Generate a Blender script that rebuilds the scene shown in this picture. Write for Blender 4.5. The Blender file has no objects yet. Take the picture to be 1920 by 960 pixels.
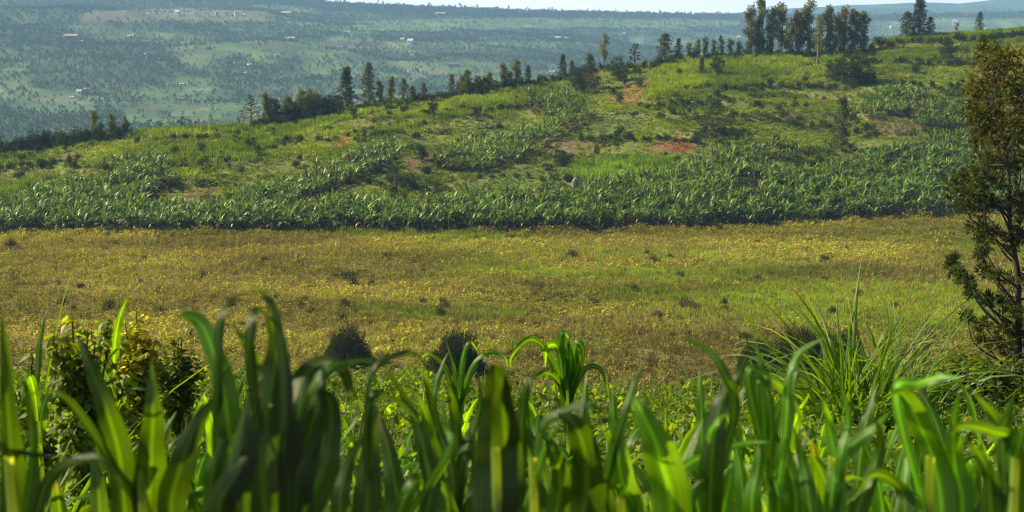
import bpy, math
import numpy as np
from mathutils import Vector

R = np.random.default_rng(11)
sc = bpy.context.scene
COL = sc.collection
F = 1920 * 50 / 36.0
TH = math.atan(440 / F)
CT, ST = math.cos(TH), math.sin(TH)

# ------------------------------------------------------------------ camera maths
def px2uw(px, py):
    h = (np.asarray(px, float) - 960) / F
    v = (480 - np.asarray(py, float)) / F
    dy = CT + ST * v
    return h / dy, (-ST + CT * v) / dy

def project(X, Y, Z):
    d = Y * CT - Z * ST
    v = (Y * ST + Z * CT) / d
    return 960 + F * X / d, 480 - F * v

def P3(px, py, Y):
    u, w = px2uw(px, py)
    return np.array([u * Y, Y, w * Y])

# ------------------------------------------------------------------ noise
_tab = np.random.default_rng(5).random((256, 256))
def vn(x, y, s, o=0):
    x = np.asarray(x, float) / s + 37.3 * o; y = np.asarray(y, float) / s + 91.7 * o
    xi = np.floor(x).astype(int); yi = np.floor(y).astype(int)
    fx = x - xi; fy = y - yi
    fx = fx * fx * (3 - 2 * fx); fy = fy * fy * (3 - 2 * fy)
    a = _tab[xi & 255, yi & 255]; b = _tab[(xi + 1) & 255, yi & 255]
    c = _tab[xi & 255, (yi + 1) & 255]; d = _tab[(xi + 1) & 255, (yi + 1) & 255]
    return (a * (1 - fx) + b * fx) * (1 - fy) + (c * (1 - fx) + d * fx) * fy
def fbm(x, y, s, o=0, n=3):
    t = 0; a = 1; k = 0
    for i in range(n):
        t = t + a * vn(x, y, s / 2 ** i, o + i * 3); k += a; a *= .5
    return t / k
def sstep(a, b, x):
    t = np.clip((x - a) / (b - a), 0, 1); return t * t * (3 - 2 * t)
def inpoly(px, py, poly):
    r = np.zeros(np.shape(px), bool); n = len(poly)
    for i in range(n):
        x0, y0 = poly[i]; x1, y1 = poly[(i + 1) % n]
        if y0 == y1: continue
        c = ((y0 > py) != (y1 > py)) & (px < (x1 - x0) * (py - y0) / (y1 - y0) + x0)
        r ^= c
    return r

# ------------------------------------------------------------------ terrain
def tab(pts):
    a = np.array(pts, float)
    return a
EDGE = tab([(-600, 440), (0, 441), (100, 442), (600, 438), (1000, 436), (1400, 430), (1600, 419), (1800, 408), (1920, 402), (2600, 392)])
RIDGE = tab([(-700, 300, 330), (0, 285, 335), (100, 270, 340), (230, 250, 345), (330, 243, 350), (470, 236, 358), (560, 226, 365),
             (640, 208, 370), (700, 197, 376), (800, 185, 385), (900, 172, 392), (1000, 156, 400), (1060, 144, 403), (1150, 128, 408),
             (1250, 112, 412), (1300, 105, 415), (1400, 100, 420), (1500, 97, 424), (1600, 90, 428), (1660, 76, 432), (1750, 66, 436),
             (1850, 58, 440), (1920, 56, 442), (2600, 45, 450)])
FAR = tab([(-900, -60, 3700), (-300, -50, 3700), (0, -30, 3700), (300, -22, 3700), (520, -6, 3700), (620, 8, 3700), (700, 12, 3700), (800, 16, 3700), (1000, 23, 3800),
           (1200, 27, 3900), (1400, 31, 4000), (1600, 31, 4000), (1750, 30, 4000), (1920, 27, 3900), (2700, 20, 3900)])
_eu, _ew = px2uw(EDGE[:, 0], EDGE[:, 1]); _eY = -37.0 / _ew
_ru, _rw = px2uw(RIDGE[:, 0], RIDGE[:, 1]); _rD = RIDGE[:, 2]
_fu, _fw = px2uw(FAR[:, 0], FAR[:, 1]); _fD = FAR[:, 2]
def edgeY(u): return np.interp(u, _eu, _eY)
def ridgeY(u): return np.interp(u, _ru, _rD)
def height(X, Y):
    X = np.asarray(X, float); Y = np.asarray(Y, float)
    Ys = np.maximum(Y, 20.0); u = X / Ys
    near = np.where(Y < 22, -1.7 - 0.2 * np.maximum(Y, 0), -6.1 - 0.36 * (Y - 22))
    near = near + 0.05 * (vn(X, Y, 1.3, 2) - .5)
    val = -37.0 + 0.6 * (vn(X, Y, 14, 3) - .5) + .25 * (vn(X, Y, 5, 4) - .5)
    k = sstep(100, 112, Y)
    z = np.maximum(near, val * k + near * (1 - k))
    De = edgeY(u); Dr = ridgeY(u); zr = np.interp(u, _ru, _rw) * Dr
    t = np.clip((Y - De) / (Dr - De), 0, 1)
    s = 1.3 * t - .3 * t * t
    fade = np.sin(np.pi * np.clip(t, 0, 1))
    hill = -37 + (zr + 37) * s
    bump = (vn(X, Y, 38, 6) - .5) * 2.6 + (vn(X, Y, 15, 7) - .5) * 1.5
    tt = hill + bump * fade
    st = 2.6; fr = (tt / st) - np.floor(tt / st)          # soft terraces
    ter = (np.floor(tt / st) + sstep(.35, 1, fr)) * st
    hl = tt * .4 + ter * .6
    hl = hl * fade + tt * (1 - fade) + .25 * (vn(X, Y, 3, 9) - .5) * fade
    z = np.where(Y > De, hl + (val + 37) * (1 - sstep(0, .1, t)), z)
    back = zr - 0.22 * (Y - Dr)
    z = np.where(Y > Dr, np.maximum(back, -108.0), z)
    # far valley and slope
    zf = np.interp(u, _fu, _fw) * np.interp(u, _fu, _fD); Df = np.interp(u, _fu, _fD)
    q = np.clip((Y - 1150) / (Df - 1150), 0, 1)
    prof = q * .8 + .2 * q * q
    amp = np.sin(np.pi * q) ** .7
    far = -108 + (zf + 108) * prof + amp * ((fbm(X, Y, 620, 11) - .5) * 95 + (fbm(X, Y, 170, 14) - .5) * 36)
    far = np.where(Y > Df, zf - .06 * (Y - Df), far)
    z = np.where(Y > 1150, far + 0 * z, z)
    return z

def cast(px, py, y0, y1, n=4000):
    """ground point seen at a photo pixel, between distances y0 and y1"""
    u, w = px2uw(px, py)
    Y = np.linspace(y0, y1, n)
    z = height(u * Y, Y)
    b = np.nonzero(z >= w * Y)[0]
    i = b[0] if len(b) else int(np.argmin(np.abs(z - w * Y)))
    return float(u * Y[i]), float(Y[i]), float(z[i])

# ------------------------------------------------------------------ materials
def mat_new(name):
    m = bpy.data.materials.new(name); m.use_nodes = True
    nt = m.node_tree; nt.nodes.clear()
    return m, nt, nt.nodes, nt.links
def base_color(nt, var=.25, scale=3.0, objvar=.0, detail=3):
    N, L = nt.nodes, nt.links
    at = N.new('ShaderNodeAttribute'); at.attribute_name = 'Col'
    tc = N.new('ShaderNodeTexCoord')
    no = N.new('ShaderNodeTexNoise'); no.inputs['Scale'].default_value = scale; no.inputs['Detail'].default_value = detail
    L.new(tc.outputs['Object'], no.inputs['Vector'])
    mr = N.new('ShaderNodeMapRange'); mr.inputs['From Min'].default_value = .3; mr.inputs['From Max'].default_value = .7
    mr.inputs['To Min'].default_value = 1 - var; mr.inputs['To Max'].default_value = 1 + var
    L.new(no.outputs['Fac'], mr.inputs['Value'])
    vm = N.new('ShaderNodeVectorMath'); vm.operation = 'SCALE'
    L.new(at.outputs['Color'], vm.inputs[0])
    if objvar:
        oi = N.new('ShaderNodeObjectInfo')
        m2 = N.new('ShaderNodeMapRange'); m2.inputs['To Min'].default_value = 1 - objvar; m2.inputs['To Max'].default_value = 1 + objvar
        L.new(oi.outputs['Random'], m2.inputs['Value'])
        mm = N.new('ShaderNodeMath'); mm.operation = 'MULTIPLY'
        L.new(mr.outputs[0], mm.inputs[0]); L.new(m2.outputs[0], mm.inputs[1])
        L.new(mm.outputs[0], vm.inputs['Scale'])
    else:
        L.new(mr.outputs[0], vm.inputs['Scale'])
    return vm.outputs[0], no, tc
def leaf_mat(name, trans=.4, gloss=.06, rough=.4, scale=3.0, var=.2, objvar=.0, tcol=(1.7, 1.75, .7), ribs=False, glmax=.1, dk=.75):
    m, nt, N, L = mat_new(name)
    c, no, tc = base_color(nt, var, scale, objvar)
    if ribs:                      # pale midrib and fine parallel veins from the blade's own coordinates
        uv = N.new('ShaderNodeUVMap'); uv.uv_map = 'UV'
        sp = N.new('ShaderNodeSeparateXYZ'); L.new(uv.outputs[0], sp.inputs[0])
        a = N.new('ShaderNodeMath'); a.operation = 'ABSOLUTE'; L.new(sp.outputs['X'], a.inputs[0])
        r = N.new('ShaderNodeMapRange'); r.inputs['From Min'].default_value = .03; r.inputs['From Max'].default_value = .11
        r.inputs['To Min'].default_value = 2.5; r.inputs['To Max'].default_value = 1.0; L.new(a.outputs[0], r.inputs['Value'])
        w = N.new('ShaderNodeMath'); w.operation = 'SINE'
        w0 = N.new('ShaderNodeMath'); w0.operation = 'MULTIPLY'; w0.inputs[1].default_value = 46.0
        L.new(sp.outputs['X'], w0.inputs[0]); L.new(w0.outputs[0], w.inputs[0])
        w1 = N.new('ShaderNodeMath'); w1.operation = 'MULTIPLY_ADD'; w1.inputs[1].default_value = .10; w1.inputs[2].default_value = 1.0
        L.new(w.outputs[0], w1.inputs[0])
        w2 = N.new('ShaderNodeMath'); w2.operation = 'MULTIPLY'; L.new(w1.outputs[0], w2.inputs[0]); L.new(r.outputs[0], w2.inputs[1])
        v2 = N.new('ShaderNodeVectorMath'); v2.operation = 'SCALE'; L.new(c, v2.inputs[0]); L.new(w2.outputs[0], v2.inputs['Scale'])
        c = v2.outputs[0]
    di = N.new('ShaderNodeBsdfDiffuse'); dm_ = N.new('ShaderNodeVectorMath'); dm_.operation = 'MULTIPLY'; dm_.inputs[1].default_value = (dk, dk, dk * .8); L.new(c, dm_.inputs[0]); L.new(dm_.outputs[0], di.inputs['Color'])
    tr = N.new('ShaderNodeBsdfTranslucent')
    tm = N.new('ShaderNodeVectorMath'); tm.operation = 'MULTIPLY'; tm.inputs[1].default_value = tcol
    L.new(c, tm.inputs[0]); L.new(tm.outputs[0], tr.inputs['Color'])
    mx = N.new('ShaderNodeMixShader'); mx.inputs[0].default_value = trans
    L.new(di.outputs[0], mx.inputs[1]); L.new(tr.outputs[0], mx.inputs[2])
    gl = N.new('ShaderNodeBsdfGlossy'); gl.inputs['Roughness'].default_value = rough
    gl.inputs['Color'].default_value = (1, .97, .88, 1)
    lw = N.new('ShaderNodeFresnel'); lw.inputs['IOR'].default_value = 1.4
    gm = N.new('ShaderNodeMath'); gm.operation = 'MULTIPLY'; gm.inputs[1].default_value = gloss / .04
    L.new(lw.outputs[0], gm.inputs[0])
    gc = N.new('ShaderNodeMath'); gc.operation = 'MINIMUM'; gc.inputs[1].default_value = glmax; L.new(gm.outputs[0], gc.inputs[0])
    m2 = N.new('ShaderNodeMixShader'); L.new(gc.outputs[0], m2.inputs[0])
    L.new(mx.outputs[0], m2.inputs[1]); L.new(gl.outputs[0], m2.inputs[2])
    out = N.new('ShaderNodeOutputMaterial'); L.new(m2.outputs[0], out.inputs['Surface'])
    if ribs:
        bp = N.new('ShaderNodeBump'); bp.inputs['Strength'].default_value = .25; bp.inputs['Distance'].default_value = .002
        L.new(w.outputs[0], bp.inputs['Height'])
        for s in (di, gl): L.new(bp.outputs[0], s.inputs['Normal'])
    return m
def solid_mat(name, rough=.9, scale=6.0, var=.3, bump=.3, bdist=.05, spec=.3):
    m, nt, N, L = mat_new(name)
    c, no, tc = base_color(nt, var, scale, 0, 5)
    b = N.new('ShaderNodeBsdfPrincipled'); b.inputs['Roughness'].default_value = rough
    b.inputs['Specular IOR Level'].default_value = spec
    L.new(c, b.inputs['Base Color'])
    bp = N.new('ShaderNodeBump'); bp.inputs['Strength'].default_value = bump; bp.inputs['Distance'].default_value = bdist
    L.new(no.outputs['Fac'], bp.inputs['Height']); L.new(bp.outputs[0], b.inputs['Normal'])
    out = N.new('ShaderNodeOutputMaterial'); L.new(b.outputs[0], out.inputs['Surface'])
    return m
M_MAIZE = leaf_mat('maize_leaf', .5, .035, .42, 9, .15, 0, (4.5, 3.0, .4), ribs=True, glmax=.022, dk=.8)
M_LEAF = leaf_mat('green_leaf', .5, .02, .5, 5, .2, 0, (2.4, 2.2, .35), glmax=.03, dk=.65)
M_TREE = leaf_mat('tree_foliage', .22, .0, .6, .6, .2, .18, (1.6, 1.6, .6), glmax=0, dk=.85)
M_EUC = leaf_mat('eucalyptus_foliage', .4, .0, .6, .6, .2, .18, (1.6, 1.5, .6), glmax=0, dk=1.0)
M_BANANA = leaf_mat('banana_leaf', .2, .04, .5, .5, .25, .12, (2.1, 2.1, .4), glmax=.06, dk=.75)
M_CROP = leaf_mat('crop_leaf', .35, .0, .5, .25, .2, 0, (1.8, 1.75, .4), glmax=0, dk=.8)
M_FLOW = leaf_mat('meadow_plants', .30, .0, .6, .15, .15, 0, (1.4, 1.35, .5), glmax=0, dk=1.0)
M_BARK = solid_mat('bark', .9, 8, .35, .5, .03)
M_SOIL = solid_mat('soil', .95, .9, .22, .5, .15, .1)
M_SOILFAR = solid_mat('far_ground', .95, .02, .15, .1, 1.0, .1)
M_WALL = solid_mat('plaster_wall', .85, .5, .12, .1, .02)
M_ROOF = solid_mat('metal_roof', .55, .8, .2, .1, .02, .4)
M_ROCK = solid_mat('pale_rock', .9, 1.5, .3, .6, .2)

# ------------------------------------------------------------------ mesh tools (everything is quads)
class Q:
    def __init__(s): s.v = []; s.q = []; s.c = []; s.uv = []; s.n = 0
    def add(s, v, q, c, uv=None):
        v = np.asarray(v, float).reshape(-1, 3); q = np.asarray(q, int).reshape(-1, 4)
        c = np.broadcast_to(np.asarray(c, float), (len(v), 3))
        s.v.append(v); s.q.append(q + s.n); s.c.append(c)
        s.uv.append(np.zeros((len(v), 2)) if uv is None else uv); s.n += len(v)
        return s
    def get(s):
        return np.concatenate(s.v), np.concatenate(s.q), np.concatenate(s.c), np.concatenate(s.uv)
def mesh_of(name, v, q, c, m, smooth=False, uv=None):
    me = bpy.data.meshes.new(name)
    nv, nq = len(v), len(q)
    me.vertices.add(nv); me.vertices.foreach_set('co', np.ascontiguousarray(v, np.float32).ravel())
    me.loops.add(nq * 4); me.loops.foreach_set('vertex_index', np.ascontiguousarray(q, np.int32).ravel())
    me.polygons.add(nq); me.polygons.foreach_set('loop_start', np.arange(nq, dtype=np.int32) * 4)
    try: me.polygons.foreach_set('loop_total', np.full(nq, 4, np.int32))
    except Exception: pass
    me.polygons.foreach_set('use_smooth', np.full(nq, smooth, bool))
    me.update(calc_edges=True)
    a = me.color_attributes.new('Col', 'FLOAT_COLOR', 'POINT')
    a.data.foreach_set('color', np.concatenate([c, np.ones((nv, 1))], 1).astype(np.float32).ravel())
    if uv is not None:
        l = me.uv_layers.new(name='UV')
        l.data.foreach_set('uv', uv[np.asarray(q).ravel()].astype(np.float32).ravel())
    me.materials.append(m)
    return me
def ob(name, me, parent=None, loc=None, rz=None, scale=None):
    o = bpy.data.objects.new(name, me); COL.objects.link(o)
    if parent: o.parent = parent
    if loc is not None: o.location = loc
    if rz is not None: o.rotation_euler = (0, 0, rz)
    if scale is not None: o.scale = scale if hasattr(scale, '__len__') else (scale,) * 3
    return o
def obq(name, qq, m, parent=None, smooth=False, uv=False):
    v, q, c, t = qq.get()
    return ob(name, mesh_of(name, v, q, c, m, smooth, t if uv else None), parent)
def tag(o, label=None, cat=None, group=None, kind=None):
    if label: o['label'] = label
    if cat: o['category'] = cat
    if group: o['group'] = group
    if kind: o['kind'] = kind
    return o
def empty(name, loc, label, cat, group=None, rz=0, scale=1):
    o = bpy.data.objects.new(name, None); COL.objects.link(o)
    o.location = loc; o.rotation_euler = (0, 0, rz); o.scale = (scale,) * 3 if not hasattr(scale, '__len__') else scale
    o.empty_display_size = .3
    return tag(o, label, cat, group)

def tube(qq, pts, rad, col, n=6):
    pts = np.asarray(pts, float); k = len(pts); rad = np.broadcast_to(rad, (k,))
    T = np.gradient(pts, axis=0); T /= np.linalg.norm(T, axis=1)[:, None] + 1e-9
    ref = np.array([0.31, .95, .05]); A = np.cross(T, ref); A /= np.linalg.norm(A, axis=1)[:, None] + 1e-9
    B = np.cross(T, A); an = np.arange(n) * 2 * np.pi / n
    v = pts[:, None] + rad[:, None, None] * (A[:, None] * np.cos(an)[None, :, None] + B[:, None] * np.sin(an)[None, :, None])
    q = [[i * n + j, i * n + (j + 1) % n, (i + 1) * n + (j + 1) % n, (i + 1) * n + j] for i in range(k - 1) for j in range(n)]
    qq.add(v.reshape(-1, 3), q, col)
def spline(P, n):
    P = np.asarray(P, float)
    if len(P) == 2: P = np.array([P[0], (P[0] + P[1]) / 2, P[1]])
    E = np.concatenate([[2 * P[0] - P[1]], P, [2 * P[-1] - P[-2]]]); m = len(P) - 1
    out = []
    for t in np.linspace(0, m - 1e-6, n):
        i = int(t); f = t - i; a, b, c, d = E[i:i + 4]
        out.append(.5 * (2 * b + (c - a) * f + (2 * a - 5 * b + 4 * c - d) * f * f + (3 * b - a - 3 * c + d) * f ** 3))
    return np.array(out)
def blade(qq, path, W, width, col, fold=.25, ripple=.12, rng=R, tip=1.0, base=.55, twist=0.0, nseg_phase=None, tipcol=None, texp=.75):
    """a long strap leaf: 5 vertices across, folded along its midrib, wavy at the edges"""
    n = len(path); s = np.linspace(0, 1, n)
    T = np.gradient(path, axis=0); T /= np.linalg.norm(T, axis=1)[:, None] + 1e-9
    W = np.broadcast_to(np.asarray(W, float), (n, 3)).copy()
    W -= T * (W * T).sum(1)[:, None]; W /= np.linalg.norm(W, axis=1)[:, None] + 1e-9
    Nn = np.cross(W, T)
    if twist:
        a = twist * s; W2 = W * np.cos(a)[:, None] + Nn * np.sin(a)[:, None]
        Nn = -W * np.sin(a)[:, None] + Nn * np.cos(a)[:, None]; W = W2
    prof = (base + (1 - base) * sstep(0, .35, s)) * np.clip((1 - s) / .62, 0, 1) ** texp if tip else np.ones(n)
    prof = np.maximum(prof, .015)
    hw = width * .5 * prof
    ph = rng.random(2) * 6.28; fr = 14 + rng.random() * 10
    v = []; uv = []
    for k, x in enumerate((-1, -.5, 0, .5, 1)):
        side = 0 if x < 0 else 1
        rp = ripple * width * np.sin(s * fr + ph[side] + x) * abs(x) ** 2 * np.minimum(1, prof * 1.3)
        v.append(path + W * (hw * x)[:, None] * (1 - .1 * fold) + Nn * (fold * hw * abs(x) + rp)[:, None])
        uv.append(np.stack([np.full(n, x * .5), s], 1))
    v = np.stack(v, 1); uv = np.stack(uv, 1)
    q = [[i * 5 + j, i * 5 + j + 1, (i + 1) * 5 + j + 1, (i + 1) * 5 + j] for i in range(n - 1) for j in range(4)]
    cc = np.broadcast_to(np.asarray(col, float), (n, 3)).copy()
    if tipcol is not None:
        k = sstep(.72, 1, s)[:, None]; cc = cc * (1 - k) + np.asarray(tipcol) * k
    cc = np.repeat(cc[:, None], 5, 1).reshape(-1, 3)
    qq.add(v.reshape(-1, 3), q, cc, uv.reshape(-1, 2))
def sphere_pts(rng, n, shell=.5):
    d = rng.normal(size=(n, 3)); d /= np.linalg.norm(d, axis=1)[:, None]
    return d * (rng.random(n) ** shell)[:, None]
def leaf_quads(qq, rng, cen, size, col, var=.2, asp=.5, up=.0, hue=.12):
    """one bent-free leaf quad at every centre, random direction"""
    n = len(cen); size = np.broadcast_to(size, (n,)) * rng.uniform(.6, 1.35, n)
    a = rng.normal(size=(n, 3)); a[:, 2] += up; a /= np.linalg.norm(a, axis=1)[:, None]
    b = np.cross(a, rng.normal(size=(n, 3))); b /= np.linalg.norm(b, axis=1)[:, None]
    a = a * (size * .5)[:, None]; b = b * (size * .5 * asp)[:, None]
    v = np.stack([cen - a, cen + b - a * .1, cen + a, cen - b - a * .1], 1).reshape(-1, 3)
    c = np.asarray(col, float) * (1 + var * rng.uniform(-1, 1, (n, 1))) * (1 + hue * rng.uniform(-1, 1, (n, 3)))
    qq.add(v, np.arange(n * 4).reshape(-1, 4), np.repeat(np.clip(c, 0, 1), 4, 0))

def proto(fn, k, seed):
    out = []
    for i in range(k):
        g = np.random.default_rng(seed + i); qq = Q(); fn(qq, g); v, q, c, _ = qq.get(); out.append((v, q, c))
    return out
def merge(protos, pos, rz, scl, tint, rng=R):
    """many copies of small prototypes in one mesh (for uncountable cover only)"""
    n = len(pos); idx = rng.integers(0, len(protos), n); V = []; QQ = []; C = []; off = 0
    scl = np.asarray(scl, float)
    if scl.ndim == 1: scl = np.repeat(scl[:, None], 3, 1)
    for k, (v, q, c) in enumerate(protos):
        s = np.nonzero(idx == k)[0]
        if not len(s): continue
        cs, sn = np.cos(rz[s]), np.sin(rz[s])
        x = v[None, :, 0] * scl[s, 0:1]; y = v[None, :, 1] * scl[s, 1:2]; z = v[None, :, 2] * scl[s, 2:3]
        X = x * cs[:, None] - y * sn[:, None] + pos[s, 0:1]; Y = x * sn[:, None] + y * cs[:, None] + pos[s, 1:2]
        Z = z + pos[s, 2:3]
        V.append(np.stack([X, Y, Z], 2).reshape(-1, 3))
        QQ.append((q[None] + (np.arange(len(s)) * len(v))[:, None, None] + off).reshape(-1, 4))
        C.append(np.clip(c[None] * tint[s][:, None], 0, 1).reshape(-1, 3)); off += len(s) * len(v)
    return np.concatenate(V), np.concatenate(QQ), np.concatenate(C)
def stuff(name, protos, pos, scl, tint, m, label, cat, rng=R):
    rz = rng.random(len(pos)) * 6.283
    v, q, c = merge(protos, pos, rz, scl, tint, rng)
    return tag(ob(name, mesh_of(name, v, q, c, m)), label, cat, None, 'stuff')

# ------------------------------------------------------------------ photo-read layout of the hillside (ground positions)
BAN = [
 [(-400, 375), (0, 380), (60, 366), (130, 352), (200, 335), (270, 322), (330, 338), (330, 350), (300, 360), (262, 380), (300, 398), (420, 400), (440, 385), (480, 362), (560, 335), (640, 305), (700, 272), (742, 272),
  (752, 300), (690, 330), (630, 350), (568, 380), (570, 398), (640, 390), (760, 388), (850, 380), (950, 378), (1050, 380), (1100, 356), (1250, 338), (1290, 306), (1400, 300), (1440, 335), (1500, 342), (1560, 312), (1640, 296),
  (1700, 272), (1800, 250), (1920, 240), (2300, 240), (2300, 400), (1920, 402), (1800, 408), (1600, 419), (1400, 430), (1000, 436), (600, 438), (100, 442), (-400, 441)],
 [(812, 318), (830, 290), (860, 272), (960, 250), (1010, 235), (1060, 220), (1110, 210), (1112, 225), (1060, 255), (1020, 285), (960, 312), (900, 322)],
 [(975, 200), (1000, 180), (1030, 172), (1095, 192), (1098, 212), (1040, 222), (1000, 212)],
 [(1615, 190), (1650, 180), (1690, 165), (1720, 170), (1790, 195), (1820, 240), (1760, 250), (1700, 235), (1640, 235)],
 [(1330, 285), (1380, 272), (1470, 275), (1500, 285), (1480, 300), (1340, 300)],
 [(180, 320), (200, 305), (300, 300), (320, 318), (260, 330)],
]
SOIL_P = [
 [(1132, 190), (1150, 178), (1180, 158), (1215, 150), (1218, 165), (1205, 198), (1160, 200)],
 [(1222, 285), (1230, 262), (1262, 256), (1292, 262), (1290, 284)], [(618, 280), (630, 258), (652, 252), (660, 262), (645, 280)],
 [(262, 380), (300, 368), (345, 356), (410, 352), (408, 362), (360, 376), (300, 398)], [(42, 328), (60, 319), (105, 319), (100, 328)],
 [(756, 330), (775, 285), (800, 268), (828, 268), (815, 300), (800, 325)], [(1010, 292), (1040, 266), (1080, 260), (1125, 272), (1090, 292)],
 [(1635, 248), (1640, 225), (1700, 216), (1720, 235), (1700, 248)], [(1440, 360), (1480, 348), (1485, 360), (1460, 372)],
 [(10, 290), (40, 278), (110, 274), (100, 282)], [(1490, 130), (1520, 120), (1570, 120), (1570, 130)],
 [(1455, 225), (1490, 205), (1510, 215), (1480, 235)],
 [(660, 250), (700, 235), (760, 222), (740, 232), (680, 252)], [(140, 326), (230, 316), (225, 322), (150, 332)]]
MAIZE_P = [
 [(470, 236), (560, 225), (640, 208), (720, 193), (770, 193), (700, 215), (640, 228), (560, 262), (480, 275), (420, 262), (360, 252)],
 [(230, 252), (330, 242), (470, 235), (440, 250), (300, 262), (240, 270)],
 [(150, 305), (250, 285), (400, 268), (520, 275), (420, 300), (360, 308), (250, 328), (180, 318)],
 [(300, 338), (330, 318), (400, 310), (470, 290), (480, 302), (400, 322), (330, 340)],
 [(690, 240), (780, 213), (850, 188), (960, 162), (1010, 156), (1010, 178), (960, 200), (900, 212), (820, 228), (720, 252)],
 [(1205, 190), (1215, 140), (1260, 115), (1330, 108), (1410, 104), (1430, 160), (1300, 178)],
 [(1052, 322), (1090, 305), (1190, 296), (1280, 298), (1292, 312), (1240, 326), (1150, 334), (1060, 338)],
 [(1425, 108), (1490, 104), (1530, 125), (1560, 140), (1500, 152), (1440, 150)], [(1535, 104), (1575, 104), (1590, 120), (1550, 124)], [(1640, 100), (1760, 92), (1800, 104), (1720, 118), (1650, 116)], [(1620, 128), (1700, 125), (1780, 135), (1760, 150), (1660, 148)], [(1800, 82), (1920, 76), (2200, 74), (2200, 105), (1840, 112)],
 [(1640, 86), (1680, 72), (1920, 56), (2300, 50), (2300, 66), (1920, 66), (1680, 82)],
 [(-400, 350), (0, 348), (60, 335), (95, 322), (110, 332), (60, 352), (0, 372), (-400, 372)]]
GRASS_P = [
 [(1080, 195), (1150, 158), (1200, 138), (1250, 120), (1262, 128), (1215, 150), (1140, 180)],
 [(1060, 248), (1120, 218), (1180, 205), (1220, 222), (1200, 248), (1080, 258)],
 [(580, 360), (600, 345), (690, 308), (735, 308), (745, 325), (690, 352), (620, 372)],
 [(850, 358), (900, 330), (960, 318), (1050, 312), (1060, 345), (950, 356)],
 [(1440, 312), (1520, 312), (1525, 340), (1450, 342)], [(930, 245), (1000, 222), (860, 235), (830, 262), (900, 252)]]
def anyp(px, py, L):
    r = np.zeros(np.shape(px), bool)
    for p in L: r |= inpoly(px, py, p)
    return r
BUSHHOLE = [[(1372, 372), (1380, 335), (1430, 335), (1435, 372)]]
SOIL = np.array([.20, .07, .038]); DRYG = np.array([.20, .15, .07]); GRN = np.array([.085, .115, .028])

# ------------------------------------------------------------------ ground sheets
ucol = np.concatenate([np.linspace(-.75, -.42, 60)[:-1], np.linspace(-.42, .42, 640), np.linspace(.42, .75, 60)[1:]])
def sheet(name, rows, colfn, m, label, cat):
    Y = np.asarray(rows, float)[:, None]; U = ucol[None]
    X = U * np.maximum(Y, 20.0); Yb = np.broadcast_to(Y, X.shape); Z = height(X, Yb)
    nr, nc = X.shape
    v = np.stack([X, Yb, Z], 2).reshape(-1, 3)
    i = (np.arange(nr - 1)[:, None] * nc + np.arange(nc - 1)[None]).ravel()
    q = np.stack([i, i + 1, i + nc + 1, i + nc], 1)
    c = colfn(v[:, 0], v[:, 1], v[:, 2])
    return tag(ob(name, mesh_of(name, v, q, c, m, True)), label, cat, None, 'structure')
def c_near(x, y, z):
    n = fbm(x, y, 2.0, 1)[:, None]
    return np.array([.10, .062, .032]) * (1 - n) + np.array([.05, .06, .02]) * n
def meadow_mix(px, py, x, y):
    """share of green grass and of dry brown growth over the meadow"""
    g = sstep(.52, .66, fbm(x * .5, y * 1.4, 26, 21))
    for cx, cy, rx, ry, k in ((1560, 572, 330, 38, 1.5), (1150, 478, 330, 16, .8), (1750, 600, 200, 55, .8), (860, 585, 300, 18, .4), (1000, 650, 380, 22, .5), (1700, 445, 180, 14, .6), (1100, 545, 220, 12, .5)):
        g = g + k * np.exp(-(((px - cx) / rx) ** 2 + ((py - cy) / ry) ** 2))
    d = sstep(.50, .68, fbm(x * .6, y * 1.3, 18, 31))
    for cx, cy, rx, ry, k in ((200, 462, 330, 16, .9), (950, 540, 260, 16, .7), (1250, 570, 120, 14, .6), (880, 500, 160, 16, .4), (120, 560, 200, 20, .4), (1000, 660, 80, 12, .8), (1260, 640, 100, 20, .6)):
        d = d + k * np.exp(-(((px - cx) / rx) ** 2 + ((py - cy) / ry) ** 2))
    return np.clip(g, 0, 1), np.clip(d, 0, 1)
def c_valley(x, y, z):
    px, py = project(x, y, z)
    g, d = meadow_mix(px, py, x, y)
    c = np.array([.14, .115, .035])[None] * np.ones((len(x), 1))
    c = c * (1 - g[:, None]) + np.array([.13, .16, .02]) * g[:, None]
    return c * (1 - .5 * d[:, None]) + np.array([.15, .12, .06]) * .5 * d[:, None]
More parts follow.
